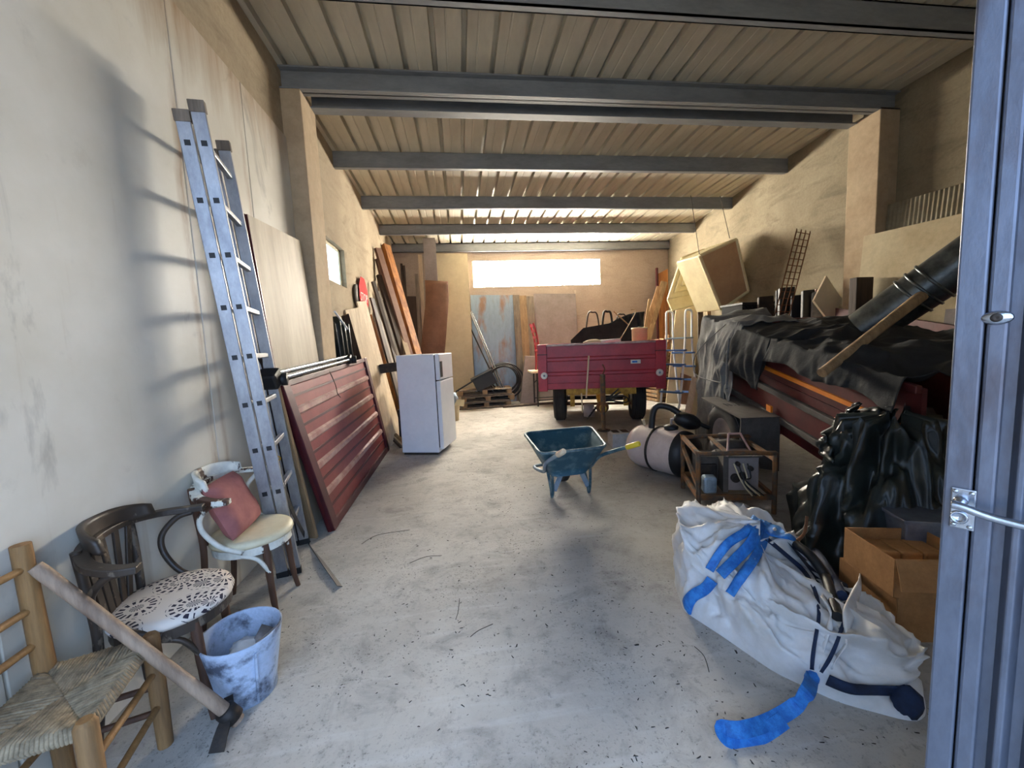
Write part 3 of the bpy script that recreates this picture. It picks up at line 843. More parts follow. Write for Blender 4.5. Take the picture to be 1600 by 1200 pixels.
for i in range(4):
    a, b = cs[i], cs[(i + 1) % 4]
    N = 30
    for k in range(N):
        u = (k + .5) / N; e = a + (b - a) * u
        inn = a + (mid - a) * (2 * u) if u < .5 else b + (mid - b) * (2 * (1 - u))
        out_ = (e - mid).normalized()
        h = .004 * nz((k, i, 3.1), 1.7)
        rs.tube([V((e.x, e.y, Zq - .03)) , V((e.x, e.y, Zq - .012)) + out_ * .012, V((e.x, e.y, Zq + .012 + h)), V(((e.x + inn.x) / 2, (e.y + inn.y) / 2, Zq + .006 + h)), V((inn.x, inn.y, Zq - .004))], (b - a).length / N * .56, 6, caps=False)
o = rs.build('rush_weave', 'rush', rc); o['kind'] = 'stuff'
MB().hexa([V((p.x, p.y, z)) for z in (Zq - .03, Zq - .004) for p in (qA, qC, qD, qB)]).build('seat_pad', 'rush', rc)

# ---- bucket with trowel
bc = V((-.995, 1.735, 0))
bk_ = T('mortar_bucket', 'blue bucket caked in dried mortar beside the floral chair', 'bucket', bc)
pr = [(0, .012), (.098, .012), (.108, .05), (.142, .27), (.146, .285), (.15, .288), (.154, .283), (.151, .265), (.114, .05), (.112, 0), (0, 0)]
m = MB().lathe(pr, bc, (0, 0, 1), 32)
m.v = [p + V((nz(p, 9), nz(p + V((3, 0, 0)), 9), 0)) * .004 for p in m.v]
m.build('shell', 'bucket', bk_)
for k in (0, 2.1, 4.0):
    d = V((math.cos(k - .8), math.sin(k - .8), 0)); MB().beam(bc + d * .122 + V((0, 0, .02)), bc + d * .151 + V((0, 0, .25)), .008, .008, d).build('moulded_rib', 'bucket', bk_)
MB().tube(bez([bc + V((-.15, -.03, .27)), bc + V((-.06, -.13, .262)), bc + V((.06, -.12, .26)), bc + V((.148, .04, .275))], 6), .0035, 6).build('wire_handle', 'alu', bk_)
MB().box(bc + V((-.153, -.02, .265)), (.02, .04, .04)).build('handle_lug', 'bucket', bk_, bevel=.006)
tw = T('trowel', 'flat steel trowel blade standing in the mortar bucket', 'trowel', bc + V((.02, .0, .03)))
MB().quad([bc + V((-.03, -.02, .1)), bc + V((.03, -.05, .1)), bc + V((.12, .02, .265)), bc + V((.06, .05, .265))], .003).build('blade', 'chrome', tw)
MB().tube([bc + V((-.04, -.03, .06)), bc + V((.0, -.03, .12))], .012, 8).build('grip', 'handle', tw)
m = MB().ell(bc + V((.0, .02, .17)), (.07, .055, .05), None, 18, 11, lambda d: 1 + .3 * nz(d, 2.3))
thing(m, 'rag', 'bag', 'crumpled white rag stuffed in the mortar bucket', 'rag')

# ---- mattock leaning on the rush chair
h0, h1 = V((-.952, 1.545, .06)), V((-1.37, 1.385, .815))
pk = T('mattock', 'long handled mattock with wooden shaft leaning on the rush chair', 'mattock', V((h0.x, h0.y, 0)))
dv = h1 - h0
MB().tube([h0 - dv * .035, h0 + dv * .05, h0 + dv * .5, h0 + dv * .97, h1], [.024, .023, .02, .021, .019], 12).build('shaft', 'handle', pk)
hd = dv.normalized(); sd = hd.cross(V((.3, -.9, .1))).normalized(); cr_ = hd.cross(sd)
c = h0 + dv * .02
MB().lathe([(.022, -.03), (.034, -.028), (.034, .028), (.022, .03)], c, hd, 14).build('eye', 'iron', pk)
tipA = W(338, 1176, z=.012); tipB = W(357, 1088, y=1.60)
def blade(p, q, w0, w1, bow):
    mb = MB(); up_ = V((0, 0, 1)); L = [p + (q - p) * (i / 6) + up_ * bow * math.sin(math.pi * i / 6) for i in range(7)]
    sdv = (q - p).cross(up_).normalized(); vs = []
    for i, x in enumerate(L):
        ww = (w0 + (w1 - w0) * i / 6) / 2; th = .009 * (1 - i / 7)
        vs += [x - sdv * ww - up_ * th, x + sdv * ww - up_ * th, x + sdv * ww + up_ * th, x - sdv * ww + up_ * th]
    return mb.add(vs, [(i * 4 + k, i * 4 + (k + 1) % 4, i * 4 + 4 + (k + 1) % 4, i * 4 + 4 + k) for i in range(6) for k in range(4)] + [(3, 2, 1, 0), (24, 25, 26, 27)])
blade(c, tipA, .035, .055, .012).build('adze_blade', 'iron', pk)
blade(c, tipB, .035, .03, .0).build('axe_blade', 'iron', pk)

# ================================================================== MIDDLE
# ---- wheelbarrow
wbr = T('wheelbarrow', 'teal builder wheelbarrow with yellow hand grips', 'wheelbarrow', (.9, 3.4, 0))
rim = [V((.563, 2.93, .60)), V((1.12, 3.0, .60)), V((1.245, 3.76, .60)), V((.556, 3.69, .60))]
bot = [V((.70, 3.16, .34)), V((1.02, 3.19, .34)), V((1.06, 3.5, .34)), V((.69, 3.47, .34))]
def ring(ps, n=10):
    out_ = []
    for i in range(4):
        a, b, c = ps[i - 1], ps[i], ps[(i + 1) % 4]
        r_ = .09; d1 = (a - b).normalized() * r_; d2 = (c - b).normalized() * r_
        out_ += [b + d1 * (1 - t) ** 2 + d2 * t ** 2 for t in (0, .25, .5, .75, 1)]
    return out_
def lerp_ring(t): 
    A_, B_ = ring(bot), ring(rim); return [a.lerp(b, t) for a, b in zip(A_, B_)]
n = 20
vs = []
for t in (0, .35, .7, 1): vs += lerp_ring(t)
outer = [V((p.x, p.y, p.z - .012)) for p in vs]
fs = [(i * n + k, i * n + (k + 1) % n, (i + 1) * n + (k + 1) % n, (i + 1) * n + k) for i in range(3) for k in range(n)]
m = MB().add(vs, [tuple(range(n))] + fs, True); m.add(outer, [tuple(range(n))[::-1]] + [f_[::-1] for f_ in fs], True)
m.build('tray', 'teal', wbr)
MB().tube(lerp_ring(1), .013, 8, True).build('rim', 'tealr', wbr)
for side, a, g0, g1 in ((0, V((.66, 3.75, .25)), V((.62, 3.02, .5)), V((.672, 2.72, .66))), (1, V((1.05, 3.8, .25)), V((1.1, 3.1, .5)), V((1.275, 2.86, .635)))):
    P = bez([V((.985 + (side - .5) * .12, 3.98, .19)), a, V((a.x, 3.3, .34)), g0, g1], 6)
    fm = MB().tube(P, .015, 8).build('handle_tube', 'pblue' if side == 0 else 'tealr', wbr)
    d = (P[-1] - P[-3]).normalized(); MB().tube([g1 - d * .06, g1 - d * .05, g1 + d * .05, g1 + d * .06], [.017, .022, .022, .016], 10).build('hand_grip', 'pale' if side == 0 else 'yplast', fm)
for x, y in ((.775, 3.53), (1.145, 3.575)):
    top1, top2 = V((x - .03, y - .16, .40)), V((x - .02, y + .02, .36)); ft = V((x, y, .0))
    MB().tube(bez([top1, V((x, y - .05, .12)), ft + V((0, 0, .012)), V((x, y + .05, .1)), V((x - .02, y + .16, .33))], 5), .014, 8).build('leg', 'tealr', wbr)
MB().beam(V((.79, 3.5, .08)), V((.87, 3.46, .29)), .045, .006, (0, 1, 0)).build('leg_brace', 'pblue', wbr)
MB().beam(V((1.13, 3.55, .08)), V((1.03, 3.5, .29)), .045, .006, (0, 1, 0)).build('leg_brace', 'pblue', wbr)
MB().beam(V((.85, 3.46, .3)), V((1.05, 3.49, .3)), .05, .006, (0, 1, 0)).build('cross_brace', 'pblue', wbr)
def wheel(parent, c, ax, r, wd, rim_mat='iron', tread=0, name='wheel'):
    ax = V(ax).normalized(); h = wd / 2
    t = MB().lathe([(r * .58, -h * .8), (r * .72, -h), (r * .92, -h * .95), (r * .985, -h * .7), (r, 0), (r * .985, h * .7), (r * .92, h * .95), (r * .72, h), (r * .58, h * .8), (r * .58, -h * .8)], c, ax, 40).build('tyre', 'rubber', parent)
    MB().lathe([(0, -h * .3), (r * .5, -h * .35), (r * .58, -h * .8), (r * .62, -h * .75), (r * .62, h * .75), (r * .58, h * .8), (r * .5, h * .35), (0, h * .3)], c, ax, 32).build('wheel_rim', rim_mat, parent)
    MB().lathe([(0, -h * 1.0), (r * .14, -h * 1.0), (r * .14, h * 1.0), (0, h * 1.0)], c, ax, 14).build('hub', rim_mat, parent)
    if tread:
        for k in range(tread):
            z = (k - (tread - 1) / 2) / tread * 1.5 * h
            MB().lathe([(r * 1.012, z - h * .12), (r * 1.015, z - h * .11), (r * 1.015, z + h * .11), (r * 1.012, z + h * .12), (r * .97, z + h * .12), (r * .97, z - h * .12), (r * 1.012, z - h * .12)], c, ax, 40).build('tread_rib', 'rubber', t)
    return t
wheel(wbr, V((.985, 3.98, .185)), (1, .1, 0), .185, .085)

# ---- rear red trailer
AX = V((2.47, 7.04, 0)); tx = V((.960, -.280, 0)); tf = V((-.280, -.960, 0))    # tx across, tf towards drawbar
rt = T('farm_trailer', 'red two wheeled farm trailer parked nose on at the back', 'trailer', AX)
def tp(u, v, z): return AX + tx * u + tf * v + V((0, 0, z))
def tbox(u0, u1, v0, v1, z0, z1): return MB().hexa([tp(u, v, z) for z in (z0, z1) for u, v in ((u0, v0), (u1, v0), (u1, v1), (u0, v1))])
BV, BH0, BH1, HW = .92, .70, 1.415, 1.0
tbox(-HW, HW, BV - .03, BV, BH0, BH1).build('headboard', 'red', rt)
for s_ in (-1, 1):
    tbox(s_ * HW, s_ * (HW - .15), BV, BV + .045, BH0 - .05, BH1).build('corner_post', 'red', rt, bevel=.008)
    tbox(s_ * HW, s_ * (HW - .03), -1.4, BV, BH0, BH1).build('side_board', 'red', rt)
    tbox(s_ * (HW + .004), s_ * (HW - .16), BV, BV + .05, BH1 - .17, BH1 - .155).build('hinge_strap', 'maroond', rt)
    c = tp(s_ * (HW - .1), BV + .046, .91)
    r_ = MB().lathe([(0, .02), (.035, .02), (.055, .014), (.055, 0)], c, tf, 20).build('reflector', 'signwh', rt)
    MB().lathe([(0, .026), (.018, .022), (.02, .018)], c, tf, 12).build('reflector_core', 'pblue', r_)
    wheel(rt, tp(s_ * .69, 0, .40), tx, .40, .235, 'cream', 5)
tbox(-HW, HW, -1.4, -1.37, BH0, BH1).build('tailboard', 'red', rt)
tbox(-HW, HW, -1.4, BV, BH0 - .03, BH0 + .01).build('deck', 'darkw', rt)
tbox(-HW + .15, HW - .15, BV, BV + .03, BH1 - .035, BH1).build('top_rail', 'ridge', rt, bevel=.006)
tbox(-HW + .15, HW - .15, BV, BV + .03, BH0 - .02, BH0 + .08).build('bottom_rail', 'red', rt, bevel=.006)
for z in (.93, 1.165):
    q = [(0, -.035), (.022, -.02), (.022, .02), (0, .035)]
    MB().hexa([tp(u, BV + a_, z + b_) for u in (-HW + .15, HW - .15) for a_, b_ in q]).build('pressed_ridge', 'red', rt)
st_ = tbox(.47, .62, BV + .001, BV + .024, 1.06, 1.12).build('sticker', 'signwh', rt)
tbox(.49, .57, BV + .02, BV + .026, 1.075, 1.105).build('sticker_logo', 'blue', st_)
tbox(-.55, .55, .2, BV + .02, .58, .69).build('chassis_beam', 'yellow', rt)
tbox(-.5, -.42, .3, .38, .3, .6).build('spring_hanger', 'yellow', rt); tbox(.42, .5, .3, .38, .3, .6).build('spring_hanger', 'yellow', rt)
MB().tube([tp(-.6, 0, .40), tp(.6, 0, .40)], .035, 12).build('axle', 'iron', rt)
MB().beam(tp(-.58, .1, .30), tp(.58, .1, .30), .05, .04).build('axle_brace', 'rust', rt)
MB().tube([tp(0, .3, .55), tp(-.03, 1.2, .52), tp(-.03, 1.85, .5)], .05, 10).build('drawbar', 'yellow', rt)
MB().lathe([(0, -.05), (.08, -.05), (.09, 0), (.07, .06), (0, .07)], tp(-.03, 1.72, .5), tf, 14).build('coupling', 'rustframe', rt)
MB().tube([tp(-.03, 1.86, .56), tp(-.03, 1.86, .98)], .036, 12).build('jack_sleeve', 'rustframe', rt)
MB().tube([tp(-.03, 1.86, .20), tp(-.03, 1.86, .6)], .026, 12).build('jack_leg', 'rustframe', rt)
MB().lathe([(0, 0), (.09, 0), (.09, .012), (.03, .015), (0, .015)], tp(-.03, 1.86, .195), (0, 0, 1), 16).build('jack_foot', 'iron', rt)
MB().tube(bez([tp(-.03, 1.86, .98), tp(-.0, 1.86, 1.05), tp(-.03, 1.88, 1.12)], 4), .008, 6).build('safety_hook', 'rust', rt)
for k in range(5):
    a = tp(-.02, 1.7, .62); MB().tube(bez([a, a + V((.1 + .04 * k, -.05 - .02 * k, .04)), a + V((.22 + .03 * k, -.02, .13 - .05 * k)), a + V((.05, .1, -.06)), a + V((-.12 - .03 * k, .0, -.12 - .04 * k))], 5), .009, 6).build('brake_cable', 'black', rt)
MB().lathe([(0, -.09), (.1, -.08), (.11, 0), (.1, .08), (0, .09)], tp(-.2, 1.1, .35), tx, 16).build('hydraulic_pot', 'greysheet', rt)
MB().tube([tp(-.3, 1.0, .3), tp(-.31, 1.05, .62)], .012, 6).build('support_rod', 'cream', rt)
c = tp(.03, 1.93, 0); bl = V((2.115, 5.16, 0))
cb = T('concrete_block', 'grey hollow concrete block under the trailer jack', 'block', bl)
Rz = Matrix.Rotation(-.1, 3, 'Z')
MB().box(bl + V((0, 0, .095)), (.28, .26, .19), Rz).build('block_body', 'conc', cb, bevel=.008)
for s_ in (-1, 1): MB().box(bl + Rz @ V((s_ * .065, .02, .191)), (.09, .15, .004), Rz).build('core_hole', 'iron', cb)
thing(MB().tube([W(916, 622, y=5.9), W(920, 556, y=6.02)], .013, 8), 'wooden_stick', 'pale', 'thin pale stick leaning on the red trailer headboard', 'stick')
# load in the trailer
def tarp1(u, v):
    p = tp(-.44 + 1.28 * u, -.55, 0); top = 1.47 + .2 * min(1, u / .2) + .17 * u
    z = 1.2 + (top - 1.2) * v
    return V((p.x, p.y + .05 * math.sin(u * 17) * (1 - v) + .12 * v, z))
thing(MB().grid(tarp1, 26, 8, False, .012), 'load_sheet', 'btarp', 'dark sheet with pale edge standing in the red trailer', 'sheet')
def tarp2(u, v):
    p = tp(.15 + .85 * u, -.9, 0); z = 1.2 + (.78 - .3 * (1 - u) ** 2) * v
    return V((p.x, p.y + .06 * math.sin(u * 23 + 5 * v), z))
thing(MB().grid(tarp2, 26, 8, True, .01), 'load_tarp', 'btarp', 'black crumpled tarp behind the pale edged sheet', 'tarp')
for i, (px, hw_, top) in enumerate(((926, 11, 488), (949, 9, 487), (971, 10, 491))):
    y = 7.9 + .1 * i; a = W(px, 520, y=y); t_ = W(px, top, y=y); hwm = hw_ / 78
    pts = bez([a + V((-hwm, 0, -.3)), a + V((-hwm, 0, 0)), V((a.x - hwm * .6, a.y, t_.z - .03)), t_, V((a.x + hwm * .7, a.y, t_.z - .04)), a + V((hwm, 0, .05)), a + V((hwm * .8, 0, -.3))], 6)
    thing(MB().tube(pts, .024 if i == 1 else .015, 6), 'wire_hoop', 'iron', ['thin leftmost', 'thick black middle', 'thin bent'][i] + ' wire hoop standing up from the trailer load', 'hoop', 'wire hoops in the trailer')
c = tp(.73, .15, 1.0)
tn = T('paint_can', 'cream lidded can standing in the red trailer corner', 'can', c)
MB().lathe([(0, 0), (.125, 0), (.13, .6), (.14, .61), (.14, .635), (.125, .64), (.12, .625), (0, .62)], c, (0, 0, 1), 24).build('can_body', 'gplast', tn)
MB().tube(bez([c + V((-.13, 0, .6)), c + V((0, -.12, .66)), c + V((.13, 0, .6))], 6), .006, 6).build('bail_handle', 'iron', tn)
c = tp(-.1, .75, 1.40)
thing(MB().ell(c, (.17, .09, .07), None, 16, 9, lambda d: 1 + .25 * nz(d, 2)), 'cloth_bundle', 'cream', 'small cream cloth bundle on the trailer rim', 'cloth')
thing(MB().tube([c + V((.12, 0, .02)), c + V((.45, -.05, .03))], .035, 10), 'cloth_roll', 'bag', 'short white rolled sheet beside the cloth bundle', 'roll')
thing(MB().tube(bez([tp(.3, .5, 1.35), tp(.5, .1, 1.6), tp(.75, -.4, 1.95), tp(.68, -.5, 2.0)], 6), .008, 6), 'bent_pipe', 'tan', 'thin bent pale pipe sticking out of the trailer', 'pipe')
thing(MB().tube([tp(.35, -.4, 1.98), tp(.62, -.45, 1.72)], .011, 6), 'pale_batten', 'tan', 'short pale batten above the cream can', 'batten')

# ================================================================== BACK WALL
def slab(px0, px1, pyt, yt, yb, th, material, label, name, zbot=0, group=None, pyt2=None):
    a = W(px0, pyt, y=yt); b = W(px1, pyt2 or pyt, y=yt)
    return thing(MB().quad([V((a.x, yb, zbot)), V((b.x, yb, zbot)), b, a], th), name, material, label, 'sheet' if 'sheet' in name else 'board', group)
slab(680, 730, 396, 10.1, 9.75, .02, 'cream', 'tall cream wall board leaning beside the steel column', 'cream_sheet')
slab(735, 801, 461, 10.15, 9.95, .012, 'bluegalv', 'rusty blue grey zinc sheet leaning on the back wall', 'zinc_sheet')
slab(834, 899, 459, 10.15, 9.85, .02, 'greysheet', 'plain mauve grey panel leaning on the back wall', 'grey_sheet')
for i, (a, b, mt, lb) in enumerate(((801, 811, 'grey', 'darkest grey plank'), (811, 822, 'tan', 'broad tan plank'), (822, 833, 'grey', 'narrow grey plank'))):
    slab(a, b, 461 + i, 10.12, 9.78 - .05 * i, .03, mt, lb + ' between the zinc sheet and the mauve panel', 'timber_plank', group='planks on the back wall')
sl = T('stone_slab', 'rough grey stone slab standing by the hose coil', 'slab', V((1.5, 9.4, 0)))
a, b = W(812, 628, y=9.45), W(838, 628, y=9.45)
MB().quad([V((a.x, 9.4, 0)), V((b.x, 9.4, 0)), W(838, 557, y=9.62), W(820, 556, y=9.62)], .06).build('slab_face', 'greysheet', sl, bevel=.01)
# column
co = T('steel_column', 'brown grey steel column in front of the back wall', 'column', V((-.57, 9.65, 0)), kind='structure')
MB().span((-.71, 9.6, 0), (-.435, 9.615, zr(9.6) - .02)).build('flange', 'greysheet', co); MB().span((-.58, 9.615, 0), (-.565, 9.8, zr(9.6) - .02)).build('web', 'greysheet', co)
MB().span((-.71, 9.8, 0), (-.435, 9.815, zr(9.6) - .02)).build('flange', 'greysheet', co)
# bent hardboard
bl_, br_ = [W(664, 438, y=9.3), W(665, 470, y=9.2), W(662, 500, y=9.12), W(656, 558, y=9.1), W(640, 655, y=9.1)], [W(700, 440, y=9.3), W(701, 470, y=9.2), W(699, 500, y=9.12), W(694, 558, y=9.1), W(680, 655, y=9.1)]
def bent(u, v):
    L_, R_ = bez(bl_, 4), bez(br_, 4); i = min(len(L_) - 1, int(round(v * (len(L_) - 1))))
    p = L_[i].lerp(R_[i], u); p.z = max(p.z, .01); return p
thing(MB().grid(bent, 3, 17, True, .012), 'hardboard_sheet', 'brownw', 'curved brown hardboard sheet leaning on the steel column', 'sheet')
slab(653, 659, 398, 9.9, 9.6, .03, 'pale', 'slim cream plank standing left of the column', 'timber_plank')
slab(648, 653, 428, 9.8, 9.5, .03, 'grey', 'slim grey plank beside the slim cream plank', 'timber_plank')
slab(636, 655, 463, 9.95, 9.8, .02, 'darkw', 'dark brown panel behind the long orange beam', 'dark_sheet')
for i, px in enumerate((627, 631)):
    t_ = W(px, 412 + 3 * i, y=10.0); thing(MB().beam(V((t_.x + .03, 9.9, 0)), t_, .05, .05, (0, 1, 0)), 'timber_post', 'darkw', ['slim dark post', 'thicker dark post'][i] + ' in the back left corner', 'post')
# thin rods
for i, (a, b) in enumerate((((735, 488), (783, 606)), ((737, 487), (787, 606)), ((734, 510), (778, 604)))):
    thing(MB().tube([W(*b, y=9.35), W(*a, y=10.1)], .016, 8), 'steel_rod', 'chrome' if i < 2 else 'iron', ['first bright', 'second bright', 'dark'][i] + ' steel rod leaning across the zinc sheet', 'rod', 'rods by the hose coil')
# hose coil + black crate
hc = V((1.02, 9.55, .62)); hm = T('hose_coil', 'coil of black hose hung against the zinc sheet', 'hose', V((1.02, 9.5, .1)))
for k in range(9):
    r_ = .34 + .028 * (k % 5) + rnd.uniform(-.01, .01); cx_ = rnd.uniform(-.05, .05); cz_ = rnd.uniform(-.05, .05); yy = 9.5 + .028 * k
    pts = [V((1.02 + cx_ + r_ * math.cos(a), yy + .02 * math.sin(2 * a), .60 + cz_ + r_ * .95 * math.sin(a))) for a in [2 * math.pi * q / 36 for q in range(36)]]
    MB().tube([V((p.x, p.y, max(p.z, .02))) for p in pts], .016, 6, True).build('hose_loop', 'black', hm)
bx = W(752, 600, y=9.3)
cr1 = T('black_crate', 'black plastic crate tipped on top of the pallets', 'crate', V((.5, 9.25, .38)))
Rc = Matrix.Rotation(-.42, 3, 'Y')
pb = V((.52, 9.3, .62))
MB().box(pb, (.5, .4, .3), Rc).build('crate_body', 'black', cr1, bevel=.015); MB().box(pb + Rc @ V((0, 0, .16)), (.55, .44, .03), Rc).build('crate_rim', 'black', cr1, bevel=.006)
thing(MB().beam(W(712, 612, y=9.2), W(738, 596, y=9.25), .05, .03), 'black_lever', 'black', 'black bar sloping down from the crate to the pallets', 'bar')
# pallets
def pallet(label, x0, x1, y0_, y1_, z, rot=0.0):
    c_ = V(((x0 + x1) / 2, (y0_ + y1_) / 2, z)); t = T('wooden_pallet', label, 'pallet', c_, 'pallets under the crate')
    Mx = Matrix.Translation(c_) @ Matrix.Rotation(rot, 4, 'Z'); hx, hy = (x1 - x0) / 2, (y1_ - y0_) / 2
    for i in range(5): 
        y = -hy + .06 + i * (2 * hy - .12) / 4
        MB(Mx).box((0, y, .125), (2 * hx, .1, .02)).build('deck_board', 'tan' if i % 2 else 'grey', t)
    for y in (-hy + .06, 0, hy - .06):
        MB(Mx).box((0, y, .01), (2 * hx, .09, .02)).build('base_board', 'grey', t)
        for x in (-hx + .06, 0, hx - .06): MB(Mx).box((x, y, .065), (.11, .09, .1)).build('block', 'tan', t)
    return t
pallet('lowest grey pallet lying on the floor under the crate', -.02, 1.12, 9.18, 9.95, 0)
pallet('upper pallet stacked on the lowest grey pallet', -.04, 1.2, 9.16, 9.9, .145, .02)
pallet('topmost pallet with broad boards carrying the crate', -.1, 1.16, 9.2, 9.85, .29, -.03)
for i, (y, x0, x1) in enumerate(((9.05, -.1, 1.4), (9.12, .2, 2.2), (9.0, .9, 2.6))):
    thing(MB().tube([V((x0, y, .02)), V(((x0 + x1) / 2, y + .03, .03)), V((x1, y + .1, .025))], .02, 6), 'floor_batten', ['grey', 'darkw', 'darkw'][i], ['grey batten', 'dark batten', 'long dark batten'][i] + ' lying on the floor before the pallets', 'batten')
# bags next to the fridge
m = MB().ell(W(710, 657, z=0) + V((0, .02, .42)), (.1, .1, .13), None, 18, 11, lambda d: 1 + .25 * nz(d, 2.6)); 
thing(m, 'plastic_bag', 'pblue', 'clear crumpled plastic bag on the white pail', 'bag')
c = W(710, 657, z=0)
pl_ = T('white_pail', 'dirty white pail beside the fridge', 'pail', c)
MB().lathe([(0, .0), (.085, 0), (.12, .3), (.13, .305), (.13, .32), (.11, .31), (0, .28)], c, (0, 0, 1), 20).build('pail_body', 'cream', pl_)
MB().quad([c + V((.02, -.05, .3)), c + V((.2, -.02, .27)), c + V((.22, -.02, .4)), c + V((.05, -.04, .42))], .01).build('paper_flap', 'gplast', pl_)
# table with red chair
tb = T('folding_table', 'pale topped table with thin black legs beside the trailer', 'table', V((2.0, 9.05, 0)))
MB().span((1.57, 8.8, .77), (2.6, 9.4, .815)).build('table_top', 'pale', tb, bevel=.005)
for x, y in ((1.70, 8.88), (2.5, 8.88), (1.70, 9.32), (2.5, 9.32)): MB().tube([V((x, y, 0)), V((x, y, .77))], .018, 8).build('leg', 'black', tb)
for y in (8.88, 9.32): MB().tube([V((1.7, y, .14)), V((2.5, y, .14))], .012, 6).build('stretcher', 'black', tb); MB().tube([V((1.7, y, .5)), V((1.98, y, .77))], .012, 6).build('brace', 'black', tb)
rcx = T('red_chair', 'red lacquered wooden chair stored on the folding table', 'chair', V((1.95, 9.05, .815)))
q0 = V((1.95, 9.05, .815))
for x, y in ((.22, -.2), (.22, .2)): MB().tube([q0 + V((x, y, 0)), q0 + V((x, y, .45))], .02, 8).build('leg', 'red', rcx)
for y in (-.2, .2): MB().tube(bez([q0 + V((-.2, y, 0)), q0 + V((-.19, y, .45)), q0 + V((-.23, y, .8)), q0 + V((-.3, y, 1.08))], 5), .022, 8).build('leg', 'red', rcx)
MB().box(q0 + V((0, 0, .45)), (.44, .46, .05)).build('seat', 'red', rcx, bevel=.015)
for z in (.62, .76, .9, 1.03): MB().beam(q0 + V((-.21 - .09 * (z - .6) / .45, -.2, z)), q0 + V((-.21 - .09 * (z - .6) / .45, .2, z)), .015, .06).build('back_slat', 'red', rcx)
for y in (-.2, .2): MB().tube([q0 + V((-.19, y, .2)), q0 + V((.22, y, .2))], .012, 6).build('stretcher', 'red', rcx)

# ================================================================== RIGHT SIDE
# ---- big maroon trailer, nose down, along the right wall
PSI = math.radians(9)
def TR(s_, n_, h):
    return V((3.2 + math.sin(PSI) * s_ - n_ * math.cos(PSI), 5.0 + math.cos(PSI) * s_ + n_ * math.sin(PSI), h + .2 * (s_ + 1.13)))
S0, S1, TWD = -3.0, -.26, 1.55
bt = T('tipping_trailer', 'dark maroon tipping trailer with orange stripe under the tarps', 'trailer', TR(-1.2, -.7, 0) * 1.0)
bt.location.z = 0
def trbox(s0, s1, n0, n1, h0, h1): return MB().hexa([TR(a, b, h) for h in (h0, h1) for a, b in ((s0, n0), (s1, n0), (s1, n1), (s0, n1))])
trbox(S0, S1, 0, -.03, .66, 1.45).build('side_board', 'maroon2', bt)
trbox(S0, S1, -TWD, -TWD - .03, .66, 1.55).build('side_board', 'maroon2', bt)
trbox(S1 - .03, S1, 0, -TWD, .66, 1.45).build('end_board', 'maroon2', bt); trbox(S0, S0 + .03, 0, -TWD, .66, 1.2).build('end_board', 'maroon2', bt)
trbox(S0, S1, 0, -TWD, .62, .68).build('deck', 'maroon2', bt)
trbox(S0, S1, .03, -.0, .72, .78).build('lower_rail', 'mudg', bt, bevel=.006)
trbox(S0, S1, .045, .0, .965, 1.02).build('middle_rail', 'mudg', bt, bevel=.006)
trbox(S0, S1, .012, .0, 1.085, 1.10).build('seam', 'maroond', bt)
trbox(S0, S1, .02, .0, 1.16, 1.195).build('stripe', 'orange', bt)
trbox(S0, S1, .04, .0, 1.42, 1.47).build('top_rail', 'maroon2', bt, bevel=.006)
trbox(-1.62, -1.55, .05, .03, .79, .85).build('side_marker', 'orange', bt)
trbox(S0 - .9, S1, -.5, -.62, .5, .62).build('chassis_rail', 'iron', bt); trbox(S0 - .9, S1, -.95, -1.07, .5, .62).build('chassis_rail', 'iron', bt)
wc = TR(-1.2, .22, 0); wc.z = .36
wheel(bt, wc, (math.cos(PSI), -math.sin(PSI), 0), .36, .2, 'greysheet', 4)
wc2 = TR(-1.02, -TWD - .2, 0); wc2.z = .36
wheel(bt, wc2, (math.cos(PSI), -math.sin(PSI), 0), .36, .2, 'greysheet')
a0, a1 = -1.72, -.88
def fl(s_, n_, z): p = TR(s_, n_, 0); return V((p.x, p.y, z))
MB().hexa([fl(s_, n_, z + dz) for dz in (0, .012) for s_, n_, z in ((a0, .02, .66), (a0, .38, .66), (a1, .38, .74), (a1, .02, .74))]).build('mudguard', 'mudg', bt)
MB().hexa([fl(s_, n_, z) for s_ in (a0, a0 + .012) for n_, z in ((.02, .15), (.38, .22), (.38, .665), (.02, .665))]).build('mudguard_skirt', 'mudg', bt)
MB().lathe([(0, -.06), (.05, -.06), (.055, 0), (.05, .06), (0, .06)], fl(-1.66, .3, .5), (0, 0, 1), 14).build('lamp', 'greysheet', bt)

# ---- grey tarp draped over the far end
def drape(s0, s1, bottom, top_n, seed, amp, lift=.0):
    def f(u, v):
        s_ = s0 + (s1 - s0) * u
        zb = bottom(s_)
        e = TR(s_, .06, 1.49 + lift); Ltop = top_n; Lh = max(.02, e.z - zb); d = v * (Ltop + Lh)
        k = nz((s_ * 2.2, v * 2, seed), 1.0) * .8 + (.3 - abs(nz((s_ * 3 + v * 2.5, v * 4, seed + 3), 1.0)) * .9 - .2 * abs(nz((s_ * 8, v * 8, seed + 4), 1.0)))
        if d < Ltop:
            n_ = .06 - Ltop + d
            p = TR(s_, n_, 1.49 + lift + .07 * math.sin(min(1, (Ltop - d) / .5) * 2) * (.5 + k)); p.z += amp * .8 * k
        else:
            h = d - Ltop; w_ = min(1, h / .35)
            fold_ = .85 - 1.2 * abs(nz((s_ * 3.4 + 1.6 * v + 1.2 * nz((s_ * 2, v * 3, seed), 1), v * 1.1, seed), 1.0)) - .5 * abs(nz((s_ * 6 - v * 3, v * 3.2, seed + 7), 1.0)) - .12 * abs(nz((s_ * 15, v * 6, seed), 1.0))
            p = TR(s_, .06, 1.49 + lift); p.z -= h
            out_ = w_ * (.03 + amp * (1.1 * fold_ + .8 * k + .4))
            p += V((-math.cos(PSI), math.sin(PSI), 0)) * out_
        return p
    return f
